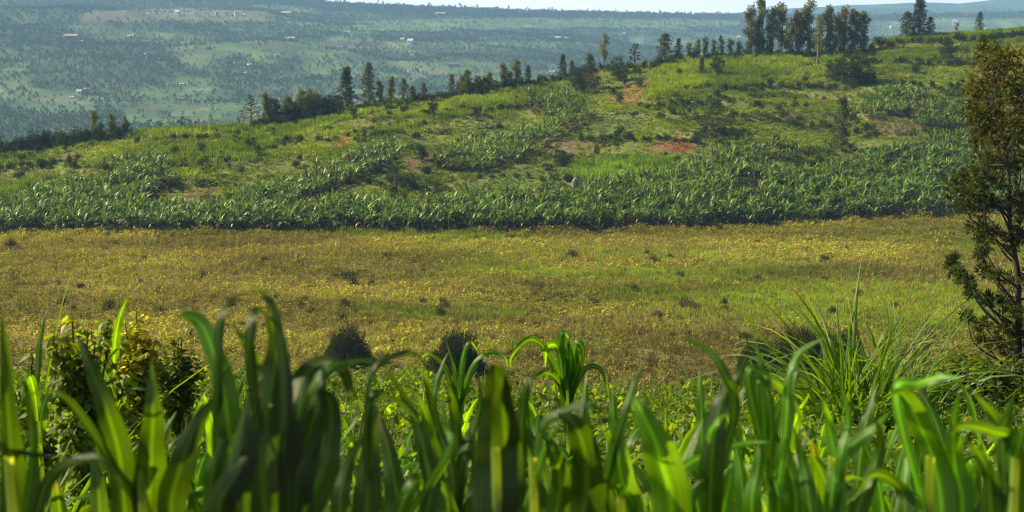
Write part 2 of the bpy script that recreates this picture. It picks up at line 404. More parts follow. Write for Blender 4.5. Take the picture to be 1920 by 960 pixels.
def c_hill(x, y, z):
    px, py = project(x, y, z)
    n = fbm(x, y, 11, 41)[:, None]; n2 = fbm(x, y, 3, 44)[:, None]
    c = np.array([.10, .13, .03]) * (1 - n) + np.array([.19, .20, .05]) * n
    c = c * (.75 + .5 * n2)
    gr = anyp(px, py, GRASS_P)[:, None]; c = np.where(gr, np.array([.105, .145, .03]) * (.7 + .5 * n2), c)
    mz = anyp(px, py, MAIZE_P)[:, None]; c = np.where(mz, np.array([.11, .125, .032]) * (.8 + .4 * n), c)
    bn = anyp(px + 26 * (vn(x, y, 7, 46) - .5), py + 16 * (vn(x, y, 7, 47) - .5), BAN)[:, None]; c = np.where(bn, np.array([.045, .032, .016]) * (.7 + .6 * n2), c)  # banana ground darkened: shade between the plants painted into the soil colour
    so = anyp(px + 34 * (n2[:, 0] - .5), py + 14 * (n[:, 0] - .5), SOIL_P)[:, None]; rd = (((px > 1105) & (px < 1320) & (py < 300) & ~((px < 1180) & (py > 240))) | ((px > 600) & (px < 680)))[:, None]; c = np.where(so, np.where(rd, SOIL, np.array([.135, .10, .05])) * (.6 + .8 * n2) * (.8 + .4 * vn(x, y, 1.1, 48)[:, None]), c)
    drift = sstep(.62, .72, fbm(x, y, 16, 51))[:, None] * (~(gr | mz | bn))
    c = c * (1 - .6 * drift) + DRYG * .6 * drift
    val = sstep(-1.5, 1.5, y - edgeY(x / y))[:, None]
    return c_valley(x, y, z) * (1 - val) + c * val
FOREST_P = [[(50, 165), (60, 95), (150, 80), (300, 85), (345, 120), (330, 150), (250, 170), (240, 190), (120, 170)], [(430, 145), (500, 125), (560, 105), (570, 120), (500, 148)],
            [(600, 14), (700, 10), (1000, 20), (1000, 30), (850, 34), (640, 42), (560, 30)], [(-50, 60), (0, 8), (200, 2), (420, 2), (420, 14), (200, 26), (130, 50), (60, 62)], [(1000, 28), (1400, 32), (1400, 40), (1050, 36)],
            [(700, 62), (900, 55), (1080, 58), (1080, 78), (820, 80), (700, 78)], [(1290, 40), (1395, 40), (1395, 62), (1290, 58)], [(330, 62), (560, 50), (640, 60), (600, 78), (400, 74)], [(0, 215), (60, 222), (160, 240), (0, 250)],
            [(900, 95), (1100, 88), (1280, 95), (1250, 125), (1000, 118)], [(380, 100), (470, 92), (470, 112), (400, 118)], [(560, 150), (640, 140), (640, 160), (570, 175)]]
FIELD_P = [[(150, 42), (160, 22), (350, 16), (500, 22), (520, 40), (330, 42)], [(640, 52), (700, 40), (1000, 34), (1390, 38), (1390, 50), (1000, 56), (700, 60)],
           [(230, 215), (300, 200), (420, 195), (560, 200), (400, 232), (240, 235)], [(1640, 66), (1650, 44), (1750, 36), (1920, 34), (1920, 58), (1700, 75)], [(320, 115), (420, 88), (640, 78), (640, 90), (430, 105), (380, 128)], [(0, 198), (120, 190), (220, 200), (100, 215)]]
def far_mix(px, py, x, y):
    f = fbm(x, y, 210, 61) + .35 * (vn(x, y, 60, 64) - .5)
    f = sstep(.50, .60, f)
    f = np.where(anyp(px, py, FOREST_P), 1.0, f)
    f = np.where(anyp(px, py, FIELD_P), f * .05, f)
    return f
def c_far(x, y, z):
    px, py = project(x, y, z)
    f = far_mix(px, py, x, y)[:, None]
    a = vn(x + .3 * y, y, 90, 71); cell = _tab[(np.floor((x + 50 * vn(x, y, 120, 74) + 14 * vn(x, y, 30, 75)) / 27).astype(int)) & 255, (np.floor((y + .25 * x + 90 * vn(x, y, 200, 76)) / 55).astype(int)) & 255]
    pal = np.array([[.115, .19, .06], [.15, .235, .07], [.09, .15, .055], [.17, .19, .085], [.12, .21, .055], [.15, .16, .085], [.10, .17, .06], [.19, .25, .10]])
    c = pal[(cell * 7.99).astype(int)] * (.6 + .35 * a)[:, None]
    c = c * (1 - .65 * f) + np.array([.055, .08, .038]) * .65 * f
    fp = inpoly(px, py, FIELD_P[0])[:, None]
    c = np.where(fp, c * .5 + np.array([.21, .165, .11]) * .5, c)
    k = sstep(500, 640, y)[:, None]
    return np.array([.10, .13, .03]) * (1 - k) + c * k
sheet('near_slope', np.concatenate([np.arange(-14, 24, .35), np.arange(24, 112, 1.0)]), c_near, M_SOIL, 'brown soil of the planted slope falling away under the maize', 'slope')
r_v = np.arange(111.0, 236, .9)
sheet('valley_floor', r_v, c_valley, M_SOIL, 'flat valley floor under the yellow flowering meadow', 'valley')
r_h = np.arange(r_v[-1], 470, .75)
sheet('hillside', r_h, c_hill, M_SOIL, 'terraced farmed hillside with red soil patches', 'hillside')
r_f = [r_h[-1]]
while r_f[-1] < 4700: r_f.append(r_f[-1] * 1.0062)
sheet('far_hills', r_f, c_far, M_SOILFAR, 'hazy blue green hills with fields and woods across the valley', 'hills')
def mountains():
    # long low ridges behind everything, only a pale silhouette in the haze
    for k, (Y0, pts) in enumerate(((5400, [(-900, 60), (900, 50), (1300, 40), (1500, 27), (1560, 22), (1640, 16), (1700, 13), (1780, 16), (1840, 11), (1900, 16), (2100, 10), (2700, 30)]),
                                   (6700, [(-900, 60), (1200, 40), (1380, 24), (1500, 14), (1600, 9), (1720, 3), (1800, 6), (1860, 0), (1960, -2), (2700, 10)]))):
        a = np.array(pts, float); uu, ww = px2uw(a[:, 0], a[:, 1])
        U = np.linspace(-.75, .75, 260); top = np.interp(U, uu, ww) * Y0 + 12 * (vn(U * 2000, U * 0, 30, 81 + k) - .5)
        D = np.array([-900, -500, -200, 0, 300, 900.0]); h = np.array([0, .35, .8, 1, .75, 0])
        X = U[None] * (Y0 + D[:, None]); Y = np.broadcast_to((Y0 + D)[:, None], X.shape); Z = -118 + (top + 118)[None] * h[:, None]
        v = np.stack([X, Y, Z], 2).reshape(-1, 3); nc = len(U)
        i = (np.arange(5)[:, None] * nc + np.arange(nc - 1)[None]).ravel()
        n = vn(v[:, 0], v[:, 1], 300, 5)[:, None]
        tag(ob('mountain_ridge', mesh_of('mountain_ridge', v, np.stack([i, i + 1, i + nc + 1, i + nc], 1), np.array([.06, .10, .05]) * (.7 + .6 * n), M_SOILFAR, True)),
            ('pale distant mountain ridge just above the far hills at right', 'faintest farthest mountain ridge against the sky at right')[k], 'mountains', None, 'structure')
mountains()
v = np.array([[-6000, -1500, -140], [6000, -1500, -140], [6000, 8000, -140], [-6000, 8000, -140]], float)
tag(ob('distant_plain', mesh_of('distant_plain', v, np.array([[0, 1, 2, 3]]), np.full((4, 3), (.07, .11, .05)), M_SOILFAR)), 'hidden plain reaching the horizon under the hills', 'ground', None, 'structure')

# ------------------------------------------------------------------ small plant prototypes
def p_flower(qq, g):
    n = 13; r = g.random(n) ** .6 * .42; a = g.random(n) * 6.28
    cen = np.stack([r * np.cos(a), r * np.sin(a), g.uniform(.1, .62, n)], 1)
    leaf_quads(qq, g, cen, .20, (.30, .275, .045), .35, .45, .8)
    m = 4; r = g.random(m) ** .6 * .38; a = g.random(m) * 6.28
    cen = np.stack([r * np.cos(a), r * np.sin(a), g.uniform(.42, .68, m)], 1)
    s = g.uniform(.04, .11, m)
    d1 = np.stack([np.cos(a), np.sin(a), g.uniform(-.5, .5, m)], 1) * s[:, None]; d2 = np.stack([-np.sin(a), np.cos(a), g.uniform(-.3, .9, m)], 1) * s[:, None]
    v = np.stack([cen - d1, cen - d2, cen + d1, cen + d2], 1).reshape(-1, 3)
    c = np.array([.46, .42, .07]) * g.uniform(.6, 1.15, (m, 1))
    qq.add(v, np.arange(m * 4).reshape(-1, 4), np.repeat(c, 4, 0))
def p_blades(n, h, w, spread, col, lean=.35, var=.25):
    def f(qq, g):
        a = g.random(n) * 6.28; r = g.random(n) * spread
        b = np.stack([r * np.cos(a), r * np.sin(a), np.zeros(n)], 1)
        a2 = g.random(n) * 6.28; hh = h * g.uniform(.55, 1.15, n); ln = lean * g.uniform(.2, 1.4, n) * hh
        t = b + np.stack([ln * np.cos(a2), ln * np.sin(a2), hh], 1); mid = b * .5 + t * .5 + np.stack([0 * a, 0 * a, hh * .1], 1)
        s = np.stack([-np.sin(a2 + g.uniform(-.8, .8, n)), np.cos(a2), 0 * a2], 1) * (w * .5)
        v = np.stack([b - s * .6, b + s * .6, mid + s, mid - s, t + s * .15, t - s * .15], 1).reshape(-1, 3)
        k = np.arange(n)[:, None] * 6
        q = np.concatenate([k + [0, 1, 2, 3], k + [3, 2, 4, 5]])
        c = np.asarray(col) * (1 + var * g.uniform(-1, 1, (n, 1)))
        qq.add(v, q, np.repeat(c, 6, 0))
    return f
def p_leafy(n, r, h, size, col, var=.3):
    def f(qq, g):
        p = sphere_pts(g, n, .5); p[:, 2] = abs(p[:, 2]); cen = p * [r, r, h]
        leaf_quads(qq, g, cen, size, col, var, .55, .3)
    return f
def p_far(qq, g):
    h = g.uniform(5, 9.5); n = 16; z = g.random(n) ** .8
    rr = (1 - z ** 1.8) * g.uniform(2.2, 4.2) * np.sqrt(g.random(n)) + .2; a = g.random(n) * 6.28
    cen = np.stack([rr * np.cos(a), rr * np.sin(a), h * (.2 + .8 * z)], 1)
    leaf_quads(qq, g, cen, 2.9, (.085, .125, .06), .4, .6, .6)
PF = proto(p_flower, 8, 100)
PG = proto(p_blades(13, .55, .05, .4, (.25, .33, .018)), 6, 200)
PD = proto(p_blades(15, .75, .045, .35, (.27, .215, .085), .4), 6, 300)
PM = proto(p_blades(16, 1.25, .10, .75, (.20, .27, .032), .45), 8, 400)
PW = proto(p_leafy(17, .7, .5, .34, (.175, .23, .024)), 8, 500)
PH = proto(p_leafy(26, .6, .8, .32, (.05, .072, .018)), 6, 600)
PT = proto(p_far, 14, 700)
PB = proto(p_leafy(10, .35, .3, .3, (.125, .165, .032)), 6, 800)

def gridpts(y0, y1, dens, rng, umax=.42):
    n = int(dens * umax * (y1 * y1 - y0 * y0))
    Y = np.sqrt(rng.random(n) * (y1 * y1 - y0 * y0) + y0 * y0); u = rng.uniform(-umax, umax, n)
    X = u * Y; Z = height(X, Y); px, py = project(X, Y, Z)
    return X, Y, Z, px, py
def tints(rng, n, v=.15, h=.08): return (1 + v * rng.uniform(-1, 1, (n, 1))) * (1 + h * rng.uniform(-1, 1, (n, 3)))

# ------------------------------------------------------------------ meadow
g = np.random.default_rng(1)
X, Y, Z, px, py = gridpts(122, 276, 3.4, g, .43)
ok = Y < edgeY(X / Y) + .2 + 2.2 * vn(X, Y, 5, 50); X, Y, Z, px, py = (a[ok] for a in (X, Y, Z, px, py))
gm, dm = meadow_mix(px, py, X, Y); r = g.random(len(X))
patch = vn(X, Y, 2.2, 91)
gp = gm * .8 + .04; isg = r < gp; isd = (~isg) & (r < gp + dm * .36 + .12); isf = ~(isg | isd)
pos = np.stack([X, Y, Z], 1)
sz = (.65 + .7 * patch) * g.uniform(.75, 1.3, len(X)) * (1 + .7 * sstep(-5, 1, Y - edgeY(X / Y)) * vn(X, Y, 3, 51))
big = sstep(.3, .7, fbm(X * .5, Y * 1.2, 16, 95))[:, None]
tt = tints(g, len(X), .15, .06) * (.70 + .52 * big)
stuff('flower_meadow', PF, pos[isf], sz[isf] * 1.05, tt[isf], M_FLOW, 'yellow flowering weeds covering the flat valley meadow', 'wildflowers', g)
stuff('meadow_grass', PG, pos[isg], sz[isg], tt[isg], M_FLOW, 'bright green grass streaks among the yellow meadow flowers', 'grass', g)
stuff('dry_growth', PD, pos[isd], sz[isd], tt[isd], M_FLOW, 'brown dried weeds scattered through the meadow', 'dry weeds', g)

# ------------------------------------------------------------------ hillside cover
X, Y, Z, px, py = gridpts(240, 452, 1.6, g, .43)
u = X / Y; ok = (Y > edgeY(u)) & (Y < ridgeY(u) + 6); X, Y, Z, px, py = (a[ok] for a in (X, Y, Z, px, py))
ban = anyp(px + 26 * (vn(X, Y, 7, 46) - .5), py + 16 * (vn(X, Y, 7, 47) - .5), BAN); soil = anyp(px, py, SOIL_P); mz = anyp(px, py, MAIZE_P) & ~soil; gr = anyp(px, py, GRASS_P) & ~soil & ~mz
rough = ~(ban | soil | mz | gr)
pos = np.stack([X, Y, Z], 1); r = g.random(len(X))
yel = fbm(X, Y, 17, 55); yl = sstep(.42, .62, yel)[:, None]
green_t = np.array([.95, 1.0, 1.0]) * .8 * (1 - yl) + np.array([1.25, 1.22, .95]) * yl
T0 = tints(g, len(X), .3, .10)
light = inpoly(px, py, MAIZE_P[6]); T0 = np.where(light[:, None], T0 * [1.05, 1.25, 1.3], T0)
s = mz & (r < .25 + .75 * sstep(.25, .5, fbm(X, Y, 4, 59)))
stuff('maize_field', PM, pos[s], g.uniform(.7, 1.15, s.sum()), T0[s] * green_t[s], M_CROP, 'light green maize plots on the terraced hillside', 'maize field', g)
dens = fbm(X, Y, 9, 57)
s = (rough & (r < .75 * sstep(.3, .5, dens) + .15)) | (soil & (r < .42)) | (ban & (r < .10))
stuff('hillside_weeds', PW, pos[s], g.uniform(.6, 1.35, s.sum()), T0[s] * green_t[s], M_CROP, 'leafy green weeds and ground crops between the hillside plots', 'weeds', g)
s = (rough & (r > .72)) | (soil & (r > .97))
stuff('tall_grass', PM, pos[s], g.uniform(.3, .62, s.sum()), T0[s] * green_t[s] * [1.05, .95, .9], M_CROP, 'tufts of tall grass among the hillside weeds', 'grass', g)
s = gr
stuff('low_crop', PB, pos[s], g.uniform(.7, 1.2, s.sum()), T0[s] * [1.15, 1.1, 1.0], M_CROP, 'short bright green crop and pasture on the hillside', 'low crop', g)
sh = fbm(X, Y * 1.6, 13, 58)
slope = (height(X, Y + .6) - height(X, Y - .6)) / 1.2
bank = slope > .30
s = (rough & (sh > .63) & (r < .4)) | (bank & ~ban & ~soil & (r < np.where(mz | gr, .22, .5)) & (sh > .50))
stuff('scrub', PH, pos[s], g.uniform(.7, 1.7, s.sum()), T0[s] * (.8 + .6 * g.random((s.sum(), 1))), M_CROP, 'dark green scrub along the terrace edges of the hillside', 'scrub', g)

# ------------------------------------------------------------------ bananas
def banana_mesh(seed):
    g = np.random.default_rng(seed); qq = Q(); st = Q()
    H = g.uniform(1.0, 1.7)
    tube(st, [(0, 0, -.2), (g.uniform(-.05, .05), 0, H * .5), (g.uniform(-.1, .1), g.uniform(-.1, .1), H)], [.16, .13, .09], (.08, .075, .03), 6)
    nl = g.integers(10, 14)
    for i in range(nl):
        az = i * 2.4 + g.uniform(-.4, .4); el = math.radians(g.uniform(48, 86)) if i else 1.5
        L = g.uniform(2.0, 3.1); n = 7; p = [np.array([0, 0, H - .15])]; e = el; bend = g.uniform(.12, .42) if i else .03
        if i > nl - 3: e = .6; bend = .5
        for k in range(n - 1):
            d = np.array([math.cos(e) * math.cos(az), math.cos(e) * math.sin(az), math.sin(e)]); p.append(p[-1] + d * L / (n - 1)); e -= bend * (.4 + .25 * k)
        p = np.array(p); s = np.linspace(0, 1, n)
        hw = np.array([.03, .11, .18, .20, .18, .11, .015]) * g.uniform(.8, 1.15)
        W = np.array([-math.sin(az), math.cos(az), 0]); roll = g.uniform(-.5, .5)
        dr = g.uniform(-.5, .35)
        up = np.array([0, 0, 1.0])
        Lf = p + W * hw[:, None] + up * (hw * (dr + roll))[:, None]; Rt = p - W * hw[:, None] + up * (hw * (dr - roll))[:, None]
        jag = g.uniform(.75, 1.1, n)[:, None]; Lf = p + (Lf - p) * jag; jag = g.uniform(.75, 1.1, n)[:, None]; Rt = p + (Rt - p) * jag
        v = np.stack([Lf, p, Rt], 1).reshape(-1, 3)
        q = [[a * 3 + b, a * 3 + b + 1, a * 3 + b + 4, a * 3 + b + 3] for a in range(n - 1) for b in (0, 1)]
        col = np.array([.10, .165, .012]) * g.uniform(.5, 1.7)
        if i == 0: col = np.array([.14, .24, .03])
        if i >= nl - 2 and g.random() < .45: col = np.array([.22, .16, .08])
        qq.add(v, q, col)
    return qq, st
BM = []
for k in range(14):
    qq, st = banana_mesh(900 + k); v, q, c, _ = qq.get(); v2, q2, c2, _ = st.get()
    BM.append((mesh_of('leaf_crown', v, q, c, M_BANANA), mesh_of('stem', v2, q2, c2, M_BARK), (np.concatenate([v, v2]), np.concatenate([q, q2 + len(v)]), np.concatenate([c, c2]))))
X, Y, Z, px, py = gridpts(240, 440, .95, g, .41)
u = X / Y; ok = (Y > edgeY(u) + .4 + 3.0 * vn(X, Y, 6, 49) ** 2) & anyp(px + 26 * (vn(X, Y, 7, 46) - .5), np.minimum(py + 16 * (vn(X, Y, 7, 47) - .5), np.where(py > 395, py, 999)), BAN) & ~anyp(px, py, SOIL_P) & ~anyp(px, py, BUSHHOLE); X, Y, Z, px, py = (a[ok] for a in (X, Y, Z, px, py))
keep = []                                             # thin out to natural spacing
cell = {}
for i in range(len(X)):
    if Y[i] - edgeY(X[i] / Y[i]) > 45 and (i * 7919 % 100) < 35: continue
    k = (int(X[i] // 1.25), int(Y[i] // 1.35))
    if k in cell: continue
    cell[k] = 1; keep.append(i)
keep = np.array(keep); X, Y, Z, px, py = (a[keep] for a in (X, Y, Z, px, py))
front = np.argsort((Y - edgeY(X / Y)) + 200 * ((px < 2) | (px > 1918)))[:300]
isfr = np.zeros(len(X), bool); isfr[front] = True
scl = g.uniform(.6, 1.15, len(X)) * (1 - .28 * sstep(8, 60, Y - edgeY(X / Y)))
for n, i in enumerate(front):
    k = int(g.integers(0, 14))
    t = empty('banana_plant', (X[i], Y[i], Z[i]), 'banana plant with broad green leaves in the front rows of the plantation beside the meadow', 'banana plant', 'banana plants in the front rows of the plantation', g.random() * 6.28, scl[i])
    ob('leaf_crown', BM[k][0], t); ob('stem', BM[k][1], t)
s = ~isfr
stuff('banana_plantation', [b[2] for b in BM], np.stack([X, Y, Z], 1)[s], scl[s], tints(g, s.sum(), .35, .12), M_BANANA, 'dense banana plantation behind the front rows and up the hillside', 'banana plants', g)
print('bananas', len(X))

# ------------------------------------------------------------------ trees of the ridge and hillside (unit: metres, base at origin)
def tree_proto(kind, seed):
    g = np.random.default_rng(seed); cr = Q(); tr = Q()
    H = 10.0; bark = (.16, .12, .085)
    def limb(a, b, r0, r1):
        m = (np.array(a) + np.array(b)) / 2 + g.normal(0, .15, 3); tube(tr, [a, m, b], [r0, (r0 + r1) / 2, r1], bark, 5)
    def clump(c, r, n, leaf, col, flat=.8):
        p = sphere_pts(g, n, .55) * [r, r, r * flat] + c
        leaf_quads(cr, g, p, leaf, np.array(col) * g.uniform(.75, 1.35), .25, .5, .4)
    if kind in ('euc', 'eucbrown', 'eucthin'):
        col = {'euc': (.125, .15, .05), 'eucbrown': (.15, .14, .055), 'eucthin': (.16, .17, .08)}[kind]
        bend = g.uniform(-.4, .4); top = np.array([bend, 0, H])
        tube(tr, [(0, 0, -.3), (bend * .3, .1, H * .4), (bend * .7, 0, H * .75), top * .97], [.2, .15, .09, .03], (.22, .18, .14), 6)
        nc = 26 if kind != 'eucthin' else 13; W = 1.9 if kind != 'eucthin' else 1.2
        for i in range(nc):
            z = H * (.16 + .82 * (i + .5) / nc if kind != 'eucthin' else .3 + .68 * (i + .5) / nc); a = g.random() * 6.28
            rr = W * g.uniform(.15, 1) * (1 - .55 * abs(z / H - .5) * 2) ; c = np.array([rr * math.cos(a) + bend * z / H, rr * math.sin(a), z])
            limb((bend * z / H, 0, z - .7), c, .05, .015); clump(c, g.uniform(.6, 1.15), 95, .40, col, 1.2)
    elif kind in ('conifer', 'grev'):
        col = (.055, .065, .03) if kind == 'conifer' else (.09, .095, .045)
        tube(tr, [(0, 0, -.3), (0, .05, 5), (.05, 0, H * .98)], [.2, .12, .03], bark, 6)
        nc = 34 if kind == 'conifer' else 26
        for i in range(nc):
            f = (i + .5) / nc; z = H * (.07 + .92 * f); W = 2.5 * (1 - f) ** .7 + .25
            W *= g.uniform(.5, 1.1) if kind == 'conifer' else g.uniform(.3, 1.25); a = i * 2.4 + g.uniform(-.5, .5)
            c = np.array([W * math.cos(a), W * math.sin(a), z + .2]); limb((0, 0, z - .1), c, .05, .015)
            clump(c * [.5, .5, 1], .95, 55, .4, col, .8); clump(c, .65, 34, .36, col, .8)
    elif kind == 'layered':
        col = (.085, .10, .05)
        tube(tr, [(0, 0, -.3), (.1, 0, 5), (0, 0, H)], [.2, .12, .03], bark, 6)
        for i in range(26):
            f = (i + .5) / 26; z = H * (.2 + .78 * f); W = 2.6 * (1 - f) ** .8 * g.uniform(.7, 1.1) + .3; a = i * 2.4
            c = np.array([W * math.cos(a), W * math.sin(a), z + W * .3]); limb((0, 0, z), c, .06, .02)
            for k in (.45, .75, 1): clump(np.array([0, 0, z]) * (1 - k) + c * k, .32, 14, .34, col, .6)
    elif kind in ('round', 'mango'):
        col = (.05, .072, .022) if kind == 'round' else (.075, .105, .028)
        tube(tr, [(0, 0, -.3), (.1, 0, 2.5), (.1, .1, 5)], [.3, .22, .12], bark, 7)
        for i in range(46):
            d = sphere_pts(g, 1, .4)[0] * [3.1, 3.1, 4.3]; c = d + [0, 0, 5.1]
            limb((.1, 0, 3.2), c, .1, .02); clump(c, g.uniform(.8, 1.3), 60, .42, col)
    elif kind == 'umbrella':
        col = (.06, .075, .026)
        tube(tr, [(0, 0, -.3), (.3, 0, 3), (.2, .1, 5)], [.3, .2, .15], bark, 7)
        for i in range(40):
            a = g.random() * 6.28; rr = 6.4 * math.sqrt(g.random()); c = np.array([rr * math.cos(a), rr * math.sin(a), 8.6 - .045 * rr * rr + g.uniform(-.9, .5)])
            limb((.2, .1, 4.6), c, .12, .02); clump(c, g.uniform(.8, 1.3), 46, .42, col, .5)
    elif kind == 'sapling':
        col = (.055, .075, .025)
        tube(tr, [(0, 0, -.3), (.2, 0, 4), (0, .1, 8.5)], [.2, .15, .06], bark, 6)
        for i in range(12):
            z = 3.0 + 6.5 * (i + .5) / 12; a = g.random() * 6.28; rr = g.uniform(.3, 2.0); c = np.array([rr * math.cos(a), rr * math.sin(a), z])
            limb((.1, 0, z - 1), c, .09, .03); clump(c, g.uniform(.7, 1.25), 40, .55, col)
    elif kind == 'lean':
        col = (.03, .04, .022)
        tube(tr, [(0, 0, -.3), (-.6, 0, 3), (-.4, 0, 6), (.3, 0, 9)], [.4, .3, .2, .08], bark, 6)
        for i in range(26):
            z = g.uniform(2.4, 9.6); W = g.uniform(-2.6, 2.2) * (1.1 - .05 * z); c = np.array([W - .3, g.uniform(-1, 1), z]); limb((-.4, 0, z - 1.0), c, .12, .03); clump(c, g.uniform(.4, .85), 34, .42, col)
    v, q, c, _ = cr.get(); v2, q2, c2, _ = tr.get()
    return mesh_of('crown', v, q, c, M_EUC if kind.startswith('euc') else M_TREE), mesh_of('trunk', v2, q2, c2, M_BARK, True)
RAW = []
def shrub_proto(seed, col, stretch=1.0):
    g = np.random.default_rng(seed); cr = Q(); tr = Q()
    for i in range(13):
        p = sphere_pts(g, 1, .5)[0] * [.75, .75, .42]; c = p + [0, 0, .48]
        tube(tr, [(0, 0, -.1), c * [.5, .5, .5], c], [.04, .03, .012], (.12, .09, .06), 4)
        q = sphere_pts(g, 56, .5) * g.uniform(.26, .42) + c; q[:, 2] = np.maximum(q[:, 2], .02)
        leaf_quads(cr, g, q, .14, np.array(col) * g.uniform(.7, 1.4), .3, .5, .4)
    v, q, c, _ = cr.get(); v2, q2, c2, _ = tr.get(); RAW.append(((v, q, c), (v2, q2, c2)))
    return mesh_of('crown', v, q, c, M_TREE), mesh_of('stem', v2, q2, c2, M_BARK)
TP = {}
for k, n in (('euc', 5), ('eucbrown', 3), ('eucthin', 2), ('conifer', 3), ('grev', 3), ('layered', 1), ('round', 3), ('mango', 2), ('umbrella', 2), ('sapling', 4), ('lean', 1)):
    TP[k] = [tree_proto(k, hash_ + 1000) for hash_ in range(n * 17, n * 17 + n)]
SP = [shrub_proto(1300 + k, c) for k, c in enumerate(((.036, .054, .018), (.045, .07, .02), (.06, .085, .022), (.05, .055, .022)))]
SPB = [shrub_proto(1320 + k, (.11, .085, .055)) for k in range(2)]
NAMES = {'euc': 'eucalyptus_tree', 'eucbrown': 'eucalyptus_tree', 'eucthin': 'eucalyptus_tree', 'conifer': 'conifer_tree', 'grev': 'silky_oak_tree', 'layered': 'layered_tree',
         'round': 'round_tree', 'mango': 'mango_tree', 'umbrella': 'acacia_tree', 'sapling': 'small_tree', 'lean': 'leaning_tree'}
def put_tree(px, py, hpx, kind, label, wide=1.0, group=None, y0=240, y1=460):
    x, y, z = cast(px, py, y0, y1)
    S = hpx * y / F / 10.0; wide *= 1.12 if kind.startswith('euc') else 1.3
    pr = TP[kind][int(R.integers(0, len(TP[kind])))]
    t = empty(NAMES[kind], (x, y, z - .1), label, 'tree', group, R.random() * 6.28 if kind != 'lean' else 0, (S * wide, S * wide, S))
    ob('crown', pr[0], t); ob('trunk', pr[1], t)
